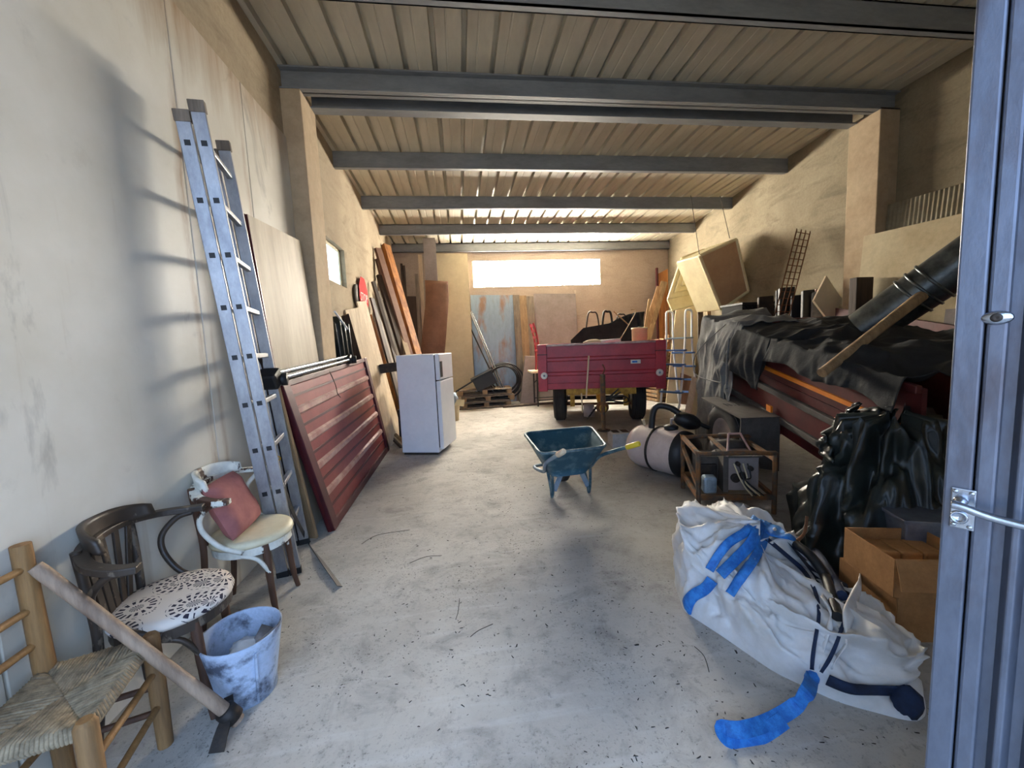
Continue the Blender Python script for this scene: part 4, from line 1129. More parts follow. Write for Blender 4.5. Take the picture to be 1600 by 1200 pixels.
def gb(s_): return .02 + .03 * math.sin(s_ * 20) if s_ > -.84 else (.02 + (.84 + s_) / -.16 * .75 if s_ > -1.0 else .78 + .05 * math.sin(s_ * 30))
thing(MB().grid(drape(-1.12, -.2, gb, .75, 1.7, .085, .03), 130, 70, True, .006), 'grey_tarp', 'tarp', 'dusty grey tarp hanging down to the floor over the trailer end', 'tarp')
def bb(s_): return TR(s_, 0, 1.08 + .08 * math.sin(s_ * 5) + .06 * nz((s_ * 4, 0, 0), 1)).z if s_ > -1.62 else TR(s_, 0, 1.31 + .02 * math.sin(s_ * 9)).z
thing(MB().grid(drape(-2.95, -1.04, bb, 1.3, 5.2, .1, .02), 170, 60, True, .006), 'black_tarp', 'btarp', 'black tarp piled along the top of the tipping trailer', 'tarp')
# cord hanging from the grey tarp
P = [TR(-1.08, .17, 1.4), TR(-1.1, .2, 1.2), TR(-1.06, .18, .98), TR(-1.09, .2, .86)]
thing(MB().tube(bez(P, 6), .012, 6), 'tarp_cord', 'tarp', 'grey frayed cord hanging from the dusty tarp', 'cord')
thing(MB().tube(bez([TR(-.9, .12, 1.52), TR(-.5, .2, 1.2), TR(-.25, .2, .95), TR(-.5, .26, .84), TR(-1.0, .22, .9)], 8), .006, 6), 'tie_rope', 'tarp', 'grey tie rope wrapped around the hanging tarp', 'rope')
# ---- pole on the tarp
a, b = W(1284, 583, y=2.55), W(1395, 497, y=2.75)
thing(MB().tube([a, b, b + (b - a) * .6], [.034, .04, .045], 12), 'round_pole', 'tan', 'round wooden pole lying across the black tarp', 'pole')
# ---- flue pipe
a, b = W(1362, 506, y=3.2), W(1500, 412, y=2.75); d = (b - a)
fp = T('flue_pipe', 'glossy dark metal flue pipe propped across the tipping trailer', 'pipe', a)
MB().tube([a - d * .1, a + d * 1.6], .172, 28).build('pipe_body', 'pipe', fp)
for t_ in (.5, .62, .74): MB().lathe([(.173, -.012), (.185, -.008), (.185, .008), (.173, .012)], a + d * t_, d, 28).build('pipe_band', 'pipe', fp)
# ---- black polythene bundle
def bund(u, v):
    a_ = u * 2 * math.pi; h = v; c_, n_ = math.cos(a_), math.sin(a_)
    rid = abs(nz((c_ * 2.4, n_ * 2.4, h * 1.6), 1.3)); rd2 = abs(nz((c_ * 5, n_ * 5, h * 3 + 4), 1.3))
    r_ = (.52 - .26 * h ** 1.4) * (1.12 + .25 * nz((c_ * 1.6, n_ * 1.6, h * 2), 1.0) - .5 * rid - .18 * rd2)
    if h > .97: r_ *= .3
    return V((2.62, 2.1, 0)) + V((c_ * r_ * 1.05, n_ * r_ * .8, max(0, h * .92 + (.12 * nz((c_ * 2, n_ * 2, h * 3), 1.5) - .1 * rd2) * (h > .05))))
thing(MB().grid(bund, 130, 50, True, 0, True), 'polythene_bundle', 'bplast', 'bundle of shiny black polythene standing before the tipping trailer', 'bundle')
def flap(u, v):
    a = W(1275, 690, y=2.3).lerp(W(1335, 630, y=2.3), u); b = W(1325, 830, y=2.05).lerp(W(1410, 640, y=2.1), u)
    p = a.lerp(b, v); return p + V((-.06, -.12, .05)) * (math.sin(v * 7 + u * 3) * .3 + nz((u * 4, v * 4, 0), 1.3) - abs(nz((u * 9, v * 7, 3), 1.2)))
thing(MB().grid(flap, 50, 50, True, .004), 'polythene_flap', 'bplast', 'loose crumpled polythene flap twisted over the black bundle', 'sheet')

# ---- galvanised box
Gx = Matrix.Rotation(math.radians(-20), 3, 'Z'); gc = V((2.5, 1.82, 0))
gb_ = T('metal_box', 'dusty grey sheet metal box behind the cardboard boxes', 'box', gc)
MB().box(gc + V((0, 0, .22)), (.42, .4, .44), Gx).build('box_body', 'galv', gb_, bevel=.008)
MB().box(gc + V((0, 0, .45)), (.45, .43, .02), Gx).build('box_lip', 'galv', gb_, bevel=.004)

# ---- cardboard boxes
def cbox(label, c, sz, yaw, open_top):
    t = T('cardboard_box', label, 'box', c); Mx = frame(c, yaw); x, y, z = sz; th = .006
    for s_ in (-1, 1):
        MB(Mx).box((s_ * x / 2, 0, z / 2), (th, y, z)).build('side_wall', 'card', t); MB(Mx).box((0, s_ * y / 2, z / 2), (x, th, z)).build('side_wall', 'card', t)
    MB(Mx).box((0, 0, th / 2), (x, y, th)).build('base', 'card', t)
    if open_top:
        MB(Mx).hexa([(-x / 2, -y / 2 - .004, z), (x / 2, -y / 2 - .004, z), (x / 2 + .01, -y / 2 - .05, z - .12), (-x / 2 - .01, -y / 2 - .05, z - .12),
                     (-x / 2, -y / 2 + .002, z + .004), (x / 2, -y / 2 + .002, z + .004), (x / 2 + .01, -y / 2 - .056, z - .12), (-x / 2 - .01, -y / 2 - .056, z - .12)]).build('folded_flap', 'card', t)
        for i in range(3): MB(Mx).box((-x / 2 + .1 + i * .1, .07, z - .075), (.095, y - .17, .05)).build('inner_pack', 'card', t, bevel=.01)
    else:
        MB(Mx).box((0, 0, z - th / 2), (x, y, th)).build('lid', 'card', t)
    return t
cbox('lower closed cardboard box in the dark behind the door', V((2.13, 1.62, 0)), (.36, .34, .22), math.radians(-10), False)
cbox('open cardboard box with folded packing on top of another', V((2.12, 1.6, .22)), (.36, .32, .18), math.radians(-14), True)

# ---- big white bulk bag
BP = [(1.10, 1.86), (1.18, 1.66), (1.26, 1.43), (1.39, 1.26), (1.6, 1.13), (1.72, 1.2), (1.78, 1.45), (1.85, 1.8), (1.84, 2.1), (1.62, 2.3), (1.38, 2.28), (1.19, 2.12)]
bcn = V((1.47, 1.78, 0))
def rad(a):
    best = None
    d = V((math.cos(a), math.sin(a)))
    for i in range(len(BP)):
        p, q = V(BP[i]) - bcn.xy, V(BP[(i + 1) % len(BP)]) - bcn.xy; e = q - p
        den = d.x * e.y - d.y * e.x
        if abs(den) < 1e-9: continue
        t = (p.x * e.y - p.y * e.x) / den; u = (p.x * d.y - p.y * d.x) / den
        if t > 0 and -1e-6 <= u <= 1 + 1e-6: best = t if best is None else max(best, t)
    return best or .4
NB = 160
RADS = [rad(2 * math.pi * k / NB) for k in range(NB)]
RADS = [(RADS[k - 2] + RADS[k - 1] + RADS[k] * 2 + RADS[(k + 1) % NB] + RADS[(k + 2) % NB]) / 6 for k in range(NB)]
def bagf(u, v):
    k = int(round(u * NB)) % NB; a = 2 * math.pi * k / NB; R0 = RADS[k]
    cs_, sn = math.cos(a), math.sin(a)
    t = v * 1.0
    # profile: bulging side then slumped top
    r_ = R0 * (1.0 + .03 * math.sin(min(1, t / .5) * math.pi)) if t < .5 else R0 * math.cos((t - .5) * math.pi) ** .72
    top = .44 + .05 * sn - .14 * max(0, cs_) - .10 * max(0, -sn * .8)
    z = top * (t / .5) ** .8 * .82 if t < .5 else top * (.82 + .18 * math.sin((t - .5) * math.pi))
    w1 = nz((cs_ * 1.6, sn * 1.6, t * 2.2), 1.2); w2 = abs(nz((cs_ * 3.5 + 5, sn * 3.5, t * 3.5), 1.0)); w3 = math.sin(a * 3 + t * 9)
    env = min(1, t * 6)
    w4 = abs(nz((cs_ * 7 + t * 4, sn * 7, t * 5 + 9), 1.0)) ** .7; w5 = abs(nz((cs_ * 13, sn * 13 + t * 3, t * 9), 1.0))
    r_ *= 1 + env * (.10 * w1 - .13 * w2 + .03 * w3 - .07 * w4 - .03 * w5)
    z += env * (.06 * w1 - .08 * w2 - .045 * w4 - .02 * w5 + .03)
    return V((bcn.x + r_ * cs_, bcn.y + r_ * sn, max(0, z)))
bm_ = MB().grid(bagf, NB, 80, True, 0, True)
bagT = T('bulk_bag', 'big slumped white woven bulk bag with bright blue lifting straps', 'bulk bag', bcn)
bagO = bm_.build('bag_body', 'bag', bagT)
bvh = BVHTree.FromPolygons([p[:] for p in bm_.v], bm_.f)
def hit(px, py, off=.008):
    d = ray(px, py).normalized(); loc, nrm, idx, dist = bvh.ray_cast(CC, d)
    if loc is None:
        p = W(px, py, z=.01); return p, V((0, 0, 1))
    if nrm.dot(d) > 0: nrm = -nrm
    return loc + nrm * off, nrm
def strap(pxs, wpx, mt='blue', off=.016, name='lifting_strap'):
    """webbing that follows the bag surface along a traced path"""
    P = bez([V((x, y, 0)) for x, y in pxs], 6); L = len(P); rows = []
    for i, p in enumerate(P):
        t = (P[min(i + 1, L - 1)] - P[max(i - 1, 0)]).normalized(); sd = V((-t.y, t.x, 0)); row = []
        for k in (-1, -.5, 0, .5, 1):
            q = p + sd * (k * wpx / 2); d = ray(q.x, q.y).normalized(); loc = bvh.ray_cast(CC, d)[0]
            row.append(None if loc is None else loc - d * off)
        good = [r for r in row if r is not None]
        if not good: continue
        rows.append([r if r is not None else good[len(good) // 2] for r in row])
    n = len(rows)
    for _ in range(3):
        rows = [[(rows[max(i - 1, 0)][k] + rows[i][k] * 2 + rows[min(i + 1, n - 1)][k]) / 4 - ray(1200, 950).normalized() * .002 for k in range(5)] for i in range(n)]
    return MB().grid(lambda u, v: rows[int(round(u * (n - 1)))][int(round(v * 4))], n, 5, True, .004).build(name, mt, bagT)
strap([(1184, 808), (1164, 832), (1138, 848), (1120, 872), (1108, 892)], 15, off=.014)
strap([(1190, 810), (1176, 846), (1150, 874), (1124, 900)], 19, off=.034)
strap([(1198, 814), (1190, 852), (1172, 884), (1154, 908), (1140, 930)], 16, off=.02)
strap([(1190, 822), (1208, 830), (1232, 834), (1262, 842), (1300, 842), (1345, 846)], 18)
strap([(1114, 905), (1102, 920), (1084, 930), (1074, 945), (1070, 962)], 20)
strap([(1195, 840), (1225, 865), (1262, 900), (1280, 950), (1272, 1010), (1268, 1048)], 6, 'navy', .006, 'seam_piping')
strap([(1335, 925), (1318, 975), (1300, 1020), (1282, 1052)], 6, 'navy', .006, 'seam_piping')
strap([(1250, 838), (1290, 868), (1325, 905), (1338, 925)], 6, 'navy', .006, 'seam_piping')
strap([(1290, 1060), (1330, 1076), (1370, 1078), (1410, 1080)], 16, 'navy', .01, 'hem_strap')
# trailing strap onto the floor
k0 = hit(1270, 1056)[0]
ribbon(MB(), [k0, W(1262, 1080, z=.12), W(1240, 1105, z=.05), W(1200, 1128, z=.03), W(1160, 1140, z=.045), W(1128, 1138, z=.03), W(1140, 1156, z=.012), W(1185, 1150, z=.012), W(1225, 1125, z=.03)], .05, .004, (.2, -.6, .9), 6).build('trailing_strap', 'blue', bagT)
MB().ell(k0, (.03, .022, .025), None, 12, 7, lambda d: 1 + .3 * nz(d, 4)).build('strap_knot', 'blue', bagT)
# dark mouth of the bag and what is in it
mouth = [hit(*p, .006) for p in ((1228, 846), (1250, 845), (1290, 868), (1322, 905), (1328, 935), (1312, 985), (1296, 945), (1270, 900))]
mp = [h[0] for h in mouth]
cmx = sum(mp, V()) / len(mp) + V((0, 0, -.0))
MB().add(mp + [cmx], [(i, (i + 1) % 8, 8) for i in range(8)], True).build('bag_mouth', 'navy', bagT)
def lip(pxs, h):
    A_ = [hit(*p, .004) for p in pxs]
    def f(u, v):
        i = u * (len(A_) - 1); k = min(len(A_) - 2, int(i)); w_ = i - k
        p = A_[k][0].lerp(A_[k + 1][0], w_); n_ = A_[k][1].lerp(A_[k + 1][1], w_).normalized()
        return p + n_ * (h * math.sin(v * 2.6) * math.sin(math.pi * min(1, max(0, u))) + .002) + V((.06 * v * h / .08, .05 * v * h / .08, 0))
    return MB().grid(f, 26, 8, True, .004)
lip([(1228, 840), (1258, 870), (1285, 905), (1296, 945), (1300, 985), (1282, 1045)], .07).build('bag_lip', 'bag', bagT)
lip([(1345, 885), (1345, 925), (1335, 965), (1322, 1000), (1300, 1045)], .07).build('bag_lip', 'bag', bagT)
for i, (p, q) in enumerate((((1238, 850), (1300, 920)), ((1262, 850), (1318, 935)), ((1280, 890), (1310, 970)))):
    a, b = hit(*p, .02)[0], hit(*q, .02)[0]
    thing(MB().tube(bez([a, (a + b) / 2 + V((0, 0, .03)), b], 5), .022, 8), 'scrap_hose', ['black', 'navy', 'black'][i], ['first black', 'dark blue', 'second black'][i] + ' piece of scrap hose in the bulk bag mouth', 'hose', 'scrap in the bulk bag')
a = hit(1240, 845, .02)[0]; thing(MB().tube(bez([a, a + V((.06, .02, .03)), a + V((.1, .05, .1))], 5), .008, 6), 'rusty_rod', 'rust', 'short bent rusty rod poking out of the bulk bag', 'rod')
# torn dark rag sticking out by the door
m = MB().ell(W(1415, 1095, z=.05), (.05, .045, .06), None, 14, 9, lambda d: 1 + .25 * nz(d, 3)); thing(m, 'blue_rag', 'navy', 'dark blue rag at the corner of the bulk bag', 'rag')

# ---- generator in its rusty frame
gA, gB_, gD = V((1.86, 2.93, 0)), V((2.43, 2.80, 0)), V((2.05, 3.48, 0)); gx, gy = gB_ - gA, gD - gA; gh = .50
ge = T('generator', 'old generator set inside a rusty square tube frame', 'generator', gA + gx * .5 + gy * .5)
def gp(u, v, z): return gA + gx * u + gy * v + V((0, 0, z))
for v in (0, 1):
    P = [gp(0, v, .0), gp(0, v, gh - .03), gp(.05, v, gh), gp(.93, v, gh), gp(1, v, gh - .06), gp(1, v, 0)]
    MB().tube(bez(P, 4), .019, 8).build('frame_hoop', 'rustframe', ge)
    MB().beam(gp(0, v, .14), gp(1, v, .14), .03, .04).build('frame_rail', 'rustframe', ge)
for u in (0, 1):
    for z in (.14, gh - .0 if u == 0 else gh - .05): MB().beam(gp(u, 0, z), gp(u, 1, z), .03, .03).build('frame_rail', 'rustframe', ge)
MB().beam(gp(0, 0, .22), gp(0, 1, .40), .025, .035).build('diagonal_brace', 'rustframe', ge)
MB().beam(gp(.4, .0, gh), gp(.4, 1, gh), .03, .02).build('top_bar', 'rustframe', ge)
for u0, u1 in ((.38, .47), (.72, .63)): MB().tube([gp(u0, .0, gh - .02), gp(u1, .25, gh + .13)], .009, 6).build('lifting_bail', 'ridge', ge)
MB().tube([gp(.47, .25, gh + .13), gp(.63, .25, gh + .13)], .01, 6).build('lifting_hook', 'ridge', ge)
def gbox(u0, u1, v0, v1, z0, z1): return MB().hexa([gp(u, v, z) for z in (z0, z1) for u, v in ((u0, v0), (u1, v0), (u1, v1), (u0, v1))])
cpn = gbox(.42, .84, .12, .2, .17, .45).build('control_panel', 'greysheet', ge, bevel=.006)
gbox(.36, .43, .1, .5, .16, .46).build('panel_side', 'mudg', ge); gbox(.42, .86, .05, .16, .455, .47).build('panel_top', 'mudg', ge)
for u, z, r_ in ((.52, .28, .035), (.62, .3, .03), (.72, .36, .02), (.55, .4, .018)):
    MB().lathe([(r_, 0), (r_, .03), (r_ * .7, .035), (0, .03)], gp(u, .12, z), -gy, 14).build('socket', 'iron', cpn)
for k in range(4):
    MB().tube(bez([gp(.5 + .06 * k, .1, .4), gp(.55 + .05 * k, .02, .3), gp(.62, -.02, .22 + .02 * k), gp(.7 + .05 * k, -.04, .16)], 5), .006, 6).build('wire', 'black' if k % 2 else 'cream', cpn)
MB().lathe([(0, -.17), (.12, -.17), (.15, -.12), (.15, .12), (.12, .17), (0, .17)], gp(.62, .55, .3), gx, 20).build('alternator', 'greysheet', ge)
gbox(.1, .34, .3, .8, .16, .36).build('engine_block', 'iron', ge, bevel=.015)
for k in range(6): gbox(.08, .36, .34 + .07 * k, .36 + .07 * k, .2, .42).build('cooling_fin', 'mudg', ge)
gbox(.08, .26, .02, .2, .16, .3).build('air_filter', 'pblue', ge, bevel=.02)
MB().lathe([(0, -.14), (.08, -.13), (.09, 0), (.08, .13), (0, .14)], gp(.6, .75, .42), gx, 18).build('fuel_tank', 'mudg', ge)

# ---- pinkish tank with blower on it
ta, tb_ = V((1.99, 4.28, .24)), V((2.24, 3.78, .24)); td = (tb_ - ta).normalized(); tl_ = (tb_ - ta).length
tk = T('pressure_tank', 'pinkish white steel pressure tank lying on the floor', 'tank', V((2.1, 4.0, 0)))
pr = [(0, -.1), (.08, -.095), (.16, -.065), (.21, -.02), (.235, .04)] + [(.24, .08), (.24, tl_ - .02)]
MB().lathe(pr, ta, td, 36).build('tank_shell', 'tank', tk)
MB().lathe([(.24, tl_ - .02), (.235, tl_ + .03), (.19, tl_ + .09), (.1, tl_ + .12), (0, tl_ + .125)], ta, td, 36).build('tank_end', 'black', tk)
MB().lathe([(.238, .25), (.25, .252), (.25, .275), (.238, .277)], ta, td, 36).build('tank_band', 'iron', tk)
MB().lathe([(0, .09), (.022, .09), (.022, .075), (.016, .07), (.016, 0)], ta + V((-.02, .0, .22)) + td * .1, (-.25, 0, 1), 12).build('filler_cap', 'cream', tk)
bo = ta + td * .42 + V((0, 0, .24))
blw = T('leaf_blower', 'black motor blower with a loop handle resting on the tank', 'blower', bo)
P = [bo + V((-.17, .12, .0)), bo + V((-.15, .12, .17)), bo + V((-.10, .1, .24)), bo + V((.02, .05, .215)), bo + V((.12, 0, .13)), bo + V((.2, -.02, .1))]
MB().tube(bez(P, 5), .033, 10).build('loop_handle', 'black', blw)
MB().ell(bo + V((.16, -.02, .08)), (.15, .1, .085), Matrix.Rotation(.35, 3, 'Y'), 18, 11, lambda d: 1 + .12 * nz(d, 3)).build('motor_housing', 'black', blw)
MB().lathe([(0, 0), (.07, 0), (.075, .04), (.03, .06), (0, .06)], bo + V((-.0, .02, -.01)), (0, 0, 1), 16).build('base_cap', 'black', blw)
MB().tube([bo + V((0, .02, .04)), bo + V((.0, .02, .1)), bo + V((.08, .0, .12))], .016, 8).build('carburettor_pipe', 'greysheet', blw)
MB().tube([bo + V((.22, -.03, .08)), bo + V((.38, -.06, .0))], .022, 10).build('nozzle', 'black', blw)
# litter by the generator
for i, (px, py, mt, lb, r_) in enumerate(((1155, 792, 'bag', 'crumpled clear bottle', .07), (1130, 800, 'greysheet', 'grey crushed carton', .08), (1190, 800, 'conc', 'grey stone lump', .05), (1172, 797, 'mudg', 'brown rubble lump', .05))):
    c = W(px, py, z=.05); c.y += .0
    thing(MB().ell(V((c.x, c.y, r_ * .55)), (r_ * 1.3, r_, r_ * .6), None, 12, 8, lambda d: 1 + .3 * nz(d + V((i, 0, 0)), 2.5)), 'litter_piece', mt, lb + ' between the generator and the bulk bag', 'litter', 'litter by the generator')
c = W(1082, 812, z=.02); thing(MB().box(c + V((0, 0, .015)), (.1, .05, .035), Matrix.Rotation(.4, 3, 'Z')), 'black_wedge', 'black', 'small black wedge on the floor by the generator frame', 'wedge', bevel=.006)

# ---- pool ladder
pc = V((4.42, 7.65, 0)); pa = V((.53, -.85, 0)); pf_ = V((-.85, -.53, 0))   # pa: between the two sides, pf_: front
pol = T('pool_ladder', 'white tube pool ladder with blue treads beside the trailer', 'ladder', pc)
for s_ in (-1, 1):
    q = pc + pa * (.2 * s_)
    P = [q + pf_ * .62 + V((0, 0, .02)), q + pf_ * .40 + V((0, 0, .05)), q + pf_ * .32 + V((0, 0, .3)), q + pf_ * .2 + V((0, 0, .95)), q + pf_ * .13 + V((0, 0, 1.45)), q + pf_ * .13 + V((0, 0, 1.88)), q + pf_ * .07 + V((0, 0, 1.97)),
         q - pf_ * .07 + V((0, 0, 1.97)), q - pf_ * .13 + V((0, 0, 1.88)), q - pf_ * .13 + V((0, 0, 1.45)), q - pf_ * .2 + V((0, 0, .95)), q - pf_ * .32 + V((0, 0, .3)), q - pf_ * .40 + V((0, 0, .05)), q - pf_ * .62 + V((0, 0, .02))]
    r_ = MB().tube(bez(P, 5), .021, 10).build('side_rail', 'white', pol)
    for e in (P[0], P[-1]): MB().ell(e, (.035, .035, .02), None, 10, 6).build('rubber_foot', 'black', r_)
for z, o_ in ((.35, .31), (.62, .26), (.9, .21), (1.18, .165)):
    for s_ in (-1, 1):
        c = pc + pf_ * (o_ * s_) + V((0, 0, z - (.06 if s_ < 0 else 0)))
        MB().beam(c - pa * .23, c + pa * .23, .1, .035).build('tread', 'blue2', pol, bevel=.006)
c = pc + V((0, 0, 1.42)); MB().beam(c - pa * .23, c + pa * .23, .3, .03).build('platform', 'pblue', pol, bevel=.006)

# ---- firewood pallets in the back right corner
def crate_stack(label, c, z):
    t = T('slatted_crate', label, 'crate', c + V((0, 0, z)), 'slatted crates in the back right corner')
    Mx = frame(c + V((0, 0, z)), .15)
    for x in (-.38, .38):
        for y in (-.3, .3): MB(Mx).box((x, y, .14), (.06, .06, .28)).build('post', 'tan', t)
    for k in range(3):
        zz = .05 + .09 * k
        for y in (-.34, .34): MB(Mx).box((0, y, zz), (.86, .02, .06)).build('slat', 'fire' if k % 2 else 'tan', t)
        for x in (-.43, .43): MB(Mx).box((x, 0, zz), (.02, .66, .06)).build('slat', 'tan', t)
    MB(Mx).box((0, 0, .01), (.84, .66, .02)).build('base', 'darkw', t)
cs0 = V((4.72, 8.8, 0))
for i, lb in enumerate(('lowest', 'second', 'third', 'fourth')): crate_stack(lb + ' slatted wooden crate in the stack behind the pool ladder', cs0 + V((.02 * (i % 2), 0, 0)), .28 * i)
for i in range(16):
    x, y, z = rnd.uniform(-.34, .34), rnd.uniform(-.26, .26), 1.14 + .085 * (i // 5) + rnd.uniform(0, .03)
    a = rnd.uniform(-.6, .6); d = V((math.sin(a) * .5 + .3, math.cos(a), rnd.uniform(-.2, .2))) * .15; c = cs0 + V((x, y, z + .05)); r_ = rnd.uniform(.045, .07)
    pts = [V((math.cos(q) * r_, 0, math.sin(q) * r_)) for q in (0.2, 2.2, 3.9)]
    thing(MB().prism([c - d + p for p in pts], d * 2), 'firewood_log', 'fire' if i % 3 else 'tan', 'split firewood log heaped on the slatted crates', 'log', 'firewood on the crates')
def lean2(pt, pb, wd, th, mt, lb, nm='timber_board', face=(-.3, -1, 0)):
    return thing(MB().beam(pb, pt, wd, th, face), nm, mt, lb, 'board', bevel=.003)
lean2(W(1038, 440, y=9.7), V((4.1, 9.3, 0)), .16, .04, 'tan', 'broad tan board leaning in the back right corner')
lean2(W(1030, 448, y=9.5), V((3.9, 9.2, 0)), .12, .04, 'fire', 'second tan board crossing the broad one')
lean2(W(1015, 467, y=9.4), V((4.2, 9.3, 0)), .06, .05, 'tan', 'pointed stake standing near the trailer corner', 'wooden_stake')
ofr = T('framed_panel', 'orange chipboard panel in a dark red frame in the corner', 'panel', V((4.7, 9.9, 0)))
a, b = W(1028, 428, y=9.95), W(1043, 420, y=9.9)
MB().quad([V((a.x - .05, 9.8, 0)), V((b.x, 9.75, 0)), b, a], .02).build('panel', 'orangew', ofr)
MB().beam(V((a.x - .08, 9.78, 0)), a + V((-.03, 0, .15)), .05, .05, (0, 1, 0)).build('frame_bar', 'maroond', ofr)
lean2(W(1107, 478, y=7.6), V((4.75, 7.0, 0)), .07, .05, 'fire', 'slim tan batten behind the pool ladder', 'timber_batten'); lean2(W(1094, 480, y=7.8), V((4.7, 7.3, 0)), .1, .05, 'darkw', 'dark plank behind the pool ladder')
lean2(W(1086, 590, y=6.2), W(1066, 690, y=5.9), .1, .03, 'pale', 'pale plank leaning by the hanging tarp')
a = W(1098, 604, y=6.1)
lean2(W(1096, 606, y=6.3), W(1080, 672, y=6.2), .17, .03, 'gplast', 'short rounded cream board by the hanging tarp')
lean2(W(1075, 560, y=8.2), V((4.75, 7.9, 0)), .3, .02, 'brownw', 'brown board leaning behind the blue treads')

# ---- cream fibreglass tubs hung on the right wall
def tub(name, label, front, back, mats):
    t = T(name, label, 'tub', sum(front, V()) / 4); t.location.z = min(p.z for p in front)
    f4, b4 = front, back
    MB().quad(f4, .02).build('opening_shade', mats[0], t)  # brown sheet across the opening paints the shade inside the tub
    for i in range(4):
        j = (i + 1) % 4; MB().quad([f4[i], f4[j], b4[j], b4[i]], .03).build('wall_face', mats[1], t, bevel=.01)
    MB().quad(b4, .02).build('bottom_face', mats[1], t)
    for i in range(4):
        j = (i + 1) % 4; MB().tube([f4[i], f4[j]], .03, 8).build('rim', mats[1], t)
    return t
yq = 6.55
F4 = [W(1093, 400, y=yq), W(1150, 374, y=yq), W(1177, 455, y=yq), W(1127, 484, y=yq)]
F4 = [p if p.x < 5.08 else V((5.08, p.y, p.z)) for p in F4]
B4 = [p + V((-.06, .62, .02)) for p in F4]
tub('fibreglass_tub', 'cream fibreglass tub with its shaded inside painted brown, hung high on the right wall', F4, B4, ('cardb', 'gplast'))
G4 = [W(1042, 468, y=7.8), W(1064, 402, y=7.8), W(1100, 388, y=7.8), W(1094, 458, y=7.8)]
t2 = T('stepped_tray', 'cream stepped plastic tray hung behind the fibreglass tub', 'tray', G4[0])
cen = sum(G4, V()) / 4
for i in range(3):
    k = 1 - .25 * i; MB().quad([cen + (p - cen) * k + V((0, -.06 * i, 0)) for p in G4], .06).build('tray_step', 'gplast', t2, bevel=.02)
MB().quad([G4[0], G4[3], G4[3] + V((.05, -.1, -.22)), G4[0] + V((.05, -.1, -.24))], .04).build('tray_lip', 'gplast', t2, bevel=.01)
for a in (F4[0], F4[1] + V((-.12, 0, .02))): 
    q = V((a.x + .02, a.y + .3, zr(7) - .1)); thing(MB().tube([a, q], .006, 6), 'hanging_cord', 'iron', 'thin cord from the ' + ('cream end' if a is F4[0] else 'brown painted inside') + ' of the fibreglass tub up to the roof', 'cord', 'cords above the fibreglass tub')
c = W(1112, 505, y=7.5)
thing(MB().quad([V((4.45, 8.25, 0)), V((4.95, 8.05, 0)), W(1095, 478, y=8.05), W(1056, 480, y=8.25)], .05), 'cream_board', 'cream', 'dull cream panel standing below the stepped tray', 'panel', bevel=.01)
# black lattice crate
lc = V((4.75, 6.15, 1.62))
lt = T('lattice_crate', 'black plastic lattice crate below the fibreglass tub', 'crate', V((4.75, 6.15, 0)))
MB().box(V((4.75, 6.2, .8)), (.5, .5, 1.6)).build('stand', 'darkw', lt)
for k in range(9):
    for s_ in (-1, 1):
        x = -.27 + .0675 * k
        a, b = lc + V((x, -.26, .0)), lc + V((min(.27, max(-.27, x + s_ * .3)), -.26, .3)); b.z = lc.z + abs(b.x - a.x); MB().beam(a, b, .012, .012, (0, 1, 0)).build('lattice_bar', 'black', lt)
MB().box(lc + V((0, .0, .15)), (.54, .5, .3)).build('inner_box', 'btarp', lt); MB().box(lc + V((0, 0, .31)), (.57, .55, .03)).build('rim', 'black', lt)

# ---- black panels in a row behind the trailer
for i, (x0, x1, yt_, top, mt, lb) in enumerate(((1195, 1218, 5.75, 462, 'iron', 'framed dark grey board first in the row of black panels'), (1218, 1234, 5.5, 452, 'black', 'black panel behind the rusty mesh strip'), (1230, 1254, 5.35, 448, 'black', 'widest black panel in the row behind the tarps'),
                                       (1253, 1272, 5.2, 460, 'black', 'short black panel with pale edge in the row'), (1272, 1293, 5.0, 452, 'black', 'tall black panel with pale stripe in the row'), (1290, 1306, 4.9, 455, 'tarp', 'grey green panel last in the row of black panels'))):
    a, b = W(x0, top + 2, y=yt_), W(x1, top, y=yt_ - .05)
    dx_ = max(0, max(a.x, b.x) - 4.84); a.x -= dx_; b.x -= dx_
    o = thing(MB().quad([V((a.x - .22, a.y - .25, 0)), V((b.x - .22, b.y - .25, 0)), b, a], .06), 'black_sheet', mt, lb, 'sheet', 'black panels behind the trailer', bevel=.01)
    if i in (3, 4):
        c0, c1 = V((b.x - .22, b.y - .25, 0)), b; MB().beam(c0 + (c1 - c0) * .6 + V((-.05, -.05, 0)), c1 + V((-.04, -.05, 0)), .02, .012, (0, 1, 0)).build('pale_edge', 'ridge', o)
q = [W(1290, 431, y=4.66), W(1313, 466, y=4.6), W(1300, 510, y=4.58), W(1270, 470, y=4.64)]
thing(MB().quad(q, .03), 'tilted_board', 'cream', 'cream square board tilted on its corner beside the right pillar', 'board')
# rusty mesh strip
ms = T('mesh_strip', 'narrow rusty wire mesh strip leaning on the right wall', 'mesh', W(1222, 500, y=5.3))
tl_, tr_, bl2, br2 = W(1245, 357, y=5.05), W(1266, 361, y=5.0), W(1210, 492, y=4.95), W(1233, 492, y=4.9)
for j in range(4):
    for d in (0, .06): MB().tube([bl2.lerp(br2, j / 3) + V((d, d, 0)), tl_.lerp(tr_, j / 3) + V((d, d, 0))], .005, 5).build('wire', 'rust', ms)
for k in range(13):
    t_ = (k + .5) / 13; MB().tube([bl2.lerp(tl_, t_), br2.lerp(tr_, t_), br2.lerp(tr_, t_) + V((.06, .06, 0))], .005, 5).build('stirrup', 'rust', ms)
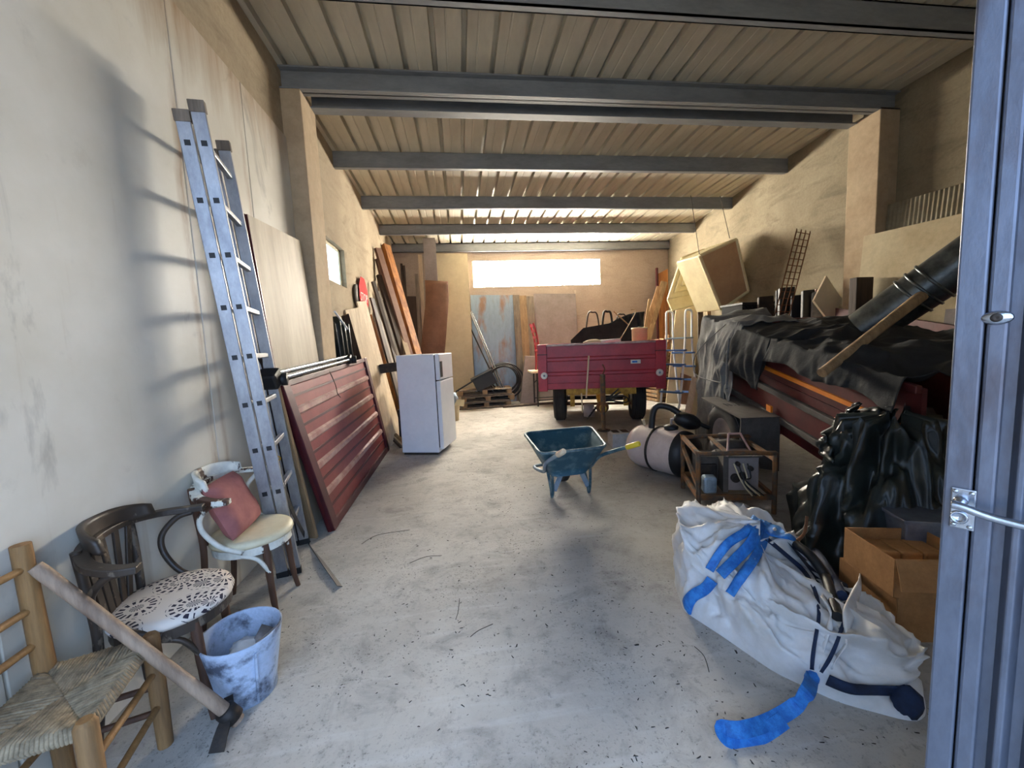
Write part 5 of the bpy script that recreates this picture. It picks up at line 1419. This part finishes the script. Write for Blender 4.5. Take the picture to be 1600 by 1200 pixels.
# ---- sheets along the near right wall
leaning('fibre_cement_sheet', 'fibrew', 'white fibre cement sheet with rusty top edge on the right wall', 'sheet', W(1351, 369, x=4.72), W(1351, 369, x=4.72) + V((.02, -2.6, -.1)), (-.2, 0), .02)
def corr(u, v):
    a, b = W(1388, 320, x=4.9), W(1388, 320, x=4.9) + V((.02, -2.2, -.08)); p = a.lerp(b, u); z = p.z * v
    return V((p.x - .22 * (1 - v) + .006 * math.sin(u * 2.2 / .042 * 2 * math.pi), p.y, z))
thing(MB().grid(corr, 420, 3, True, .008), 'corrugated_sheet', 'fibre', 'grey corrugated fibre cement sheet behind the white sheet', 'sheet')
a, b = W(1334, 434, y=4.02), W(1360, 431, y=4.02)
thing(MB().hexa([V((p.x, y, z)) for z in (0, a.z) for p, y in ((a, 3.98), (b, 3.98), (b, 4.07), (a, 4.07))]), 'dark_slab', 'darkw', 'thick dark slab standing upright in front of the right pillar', 'slab', bevel=.006)
thing(MB().quad([V((4.5, 3.3, 0)), V((4.5, 2.2, 0)), V((4.64, 2.2, 1.6)), V((4.64, 3.3, 1.6))], .03), 'grey_sheet', 'greysheet', 'dull grey sheet under the flue pipe', 'sheet')

# ---- fine litter on the floor
lit = MB()
for i in range(2600):
    y = 1.1 + 7.5 * rnd.random() ** 1.6; x = rnd.uniform(-1.1, 2.6) if rnd.random() < .7 else rnd.gauss(.35, .5)
    if nz((x * 1.3, y * 1.3, 4)) < -.12: continue
    s_ = rnd.uniform(.0015, .0055) * (1 + .8 * (rnd.random() < .03)); a = rnd.uniform(0, 6.28); d = V((math.cos(a), math.sin(a), 0)) * s_ * rnd.uniform(.6, 2.2); e = V((-math.sin(a), math.cos(a), 0)) * s_ * .5
    p = V((x, y, .0008)); lit.add([p - d - e, p + d - e * .3, p + d * .6 + e, p - d * .7 + e, p + V((0, 0, s_ * .5))], [(0, 1, 4), (1, 2, 4), (2, 3, 4), (3, 0, 4), (3, 2, 1, 0)])
thing(lit, 'floor_litter', 'dust', 'tiny dark leaf and bark specks scattered over the floor', 'litter', kind='stuff')
for i, (a, b, c) in enumerate((((735, 995), (748, 985), (770, 975)), ((640, 880), (665, 870), (690, 868)), ((1085, 1010), (1100, 1025), (1108, 1050)), ((718, 935), (716, 955), (712, 968)), ((565, 850), (590, 836), (640, 828)))):
    thing(MB().tube(bez([W(*a, z=.004), W(*b, z=.005), W(*c, z=.004)], 5), .0016, 5), 'twig', 'dust', 'thin dry twig lying on the bare floor', 'twig', 'twigs on the floor')
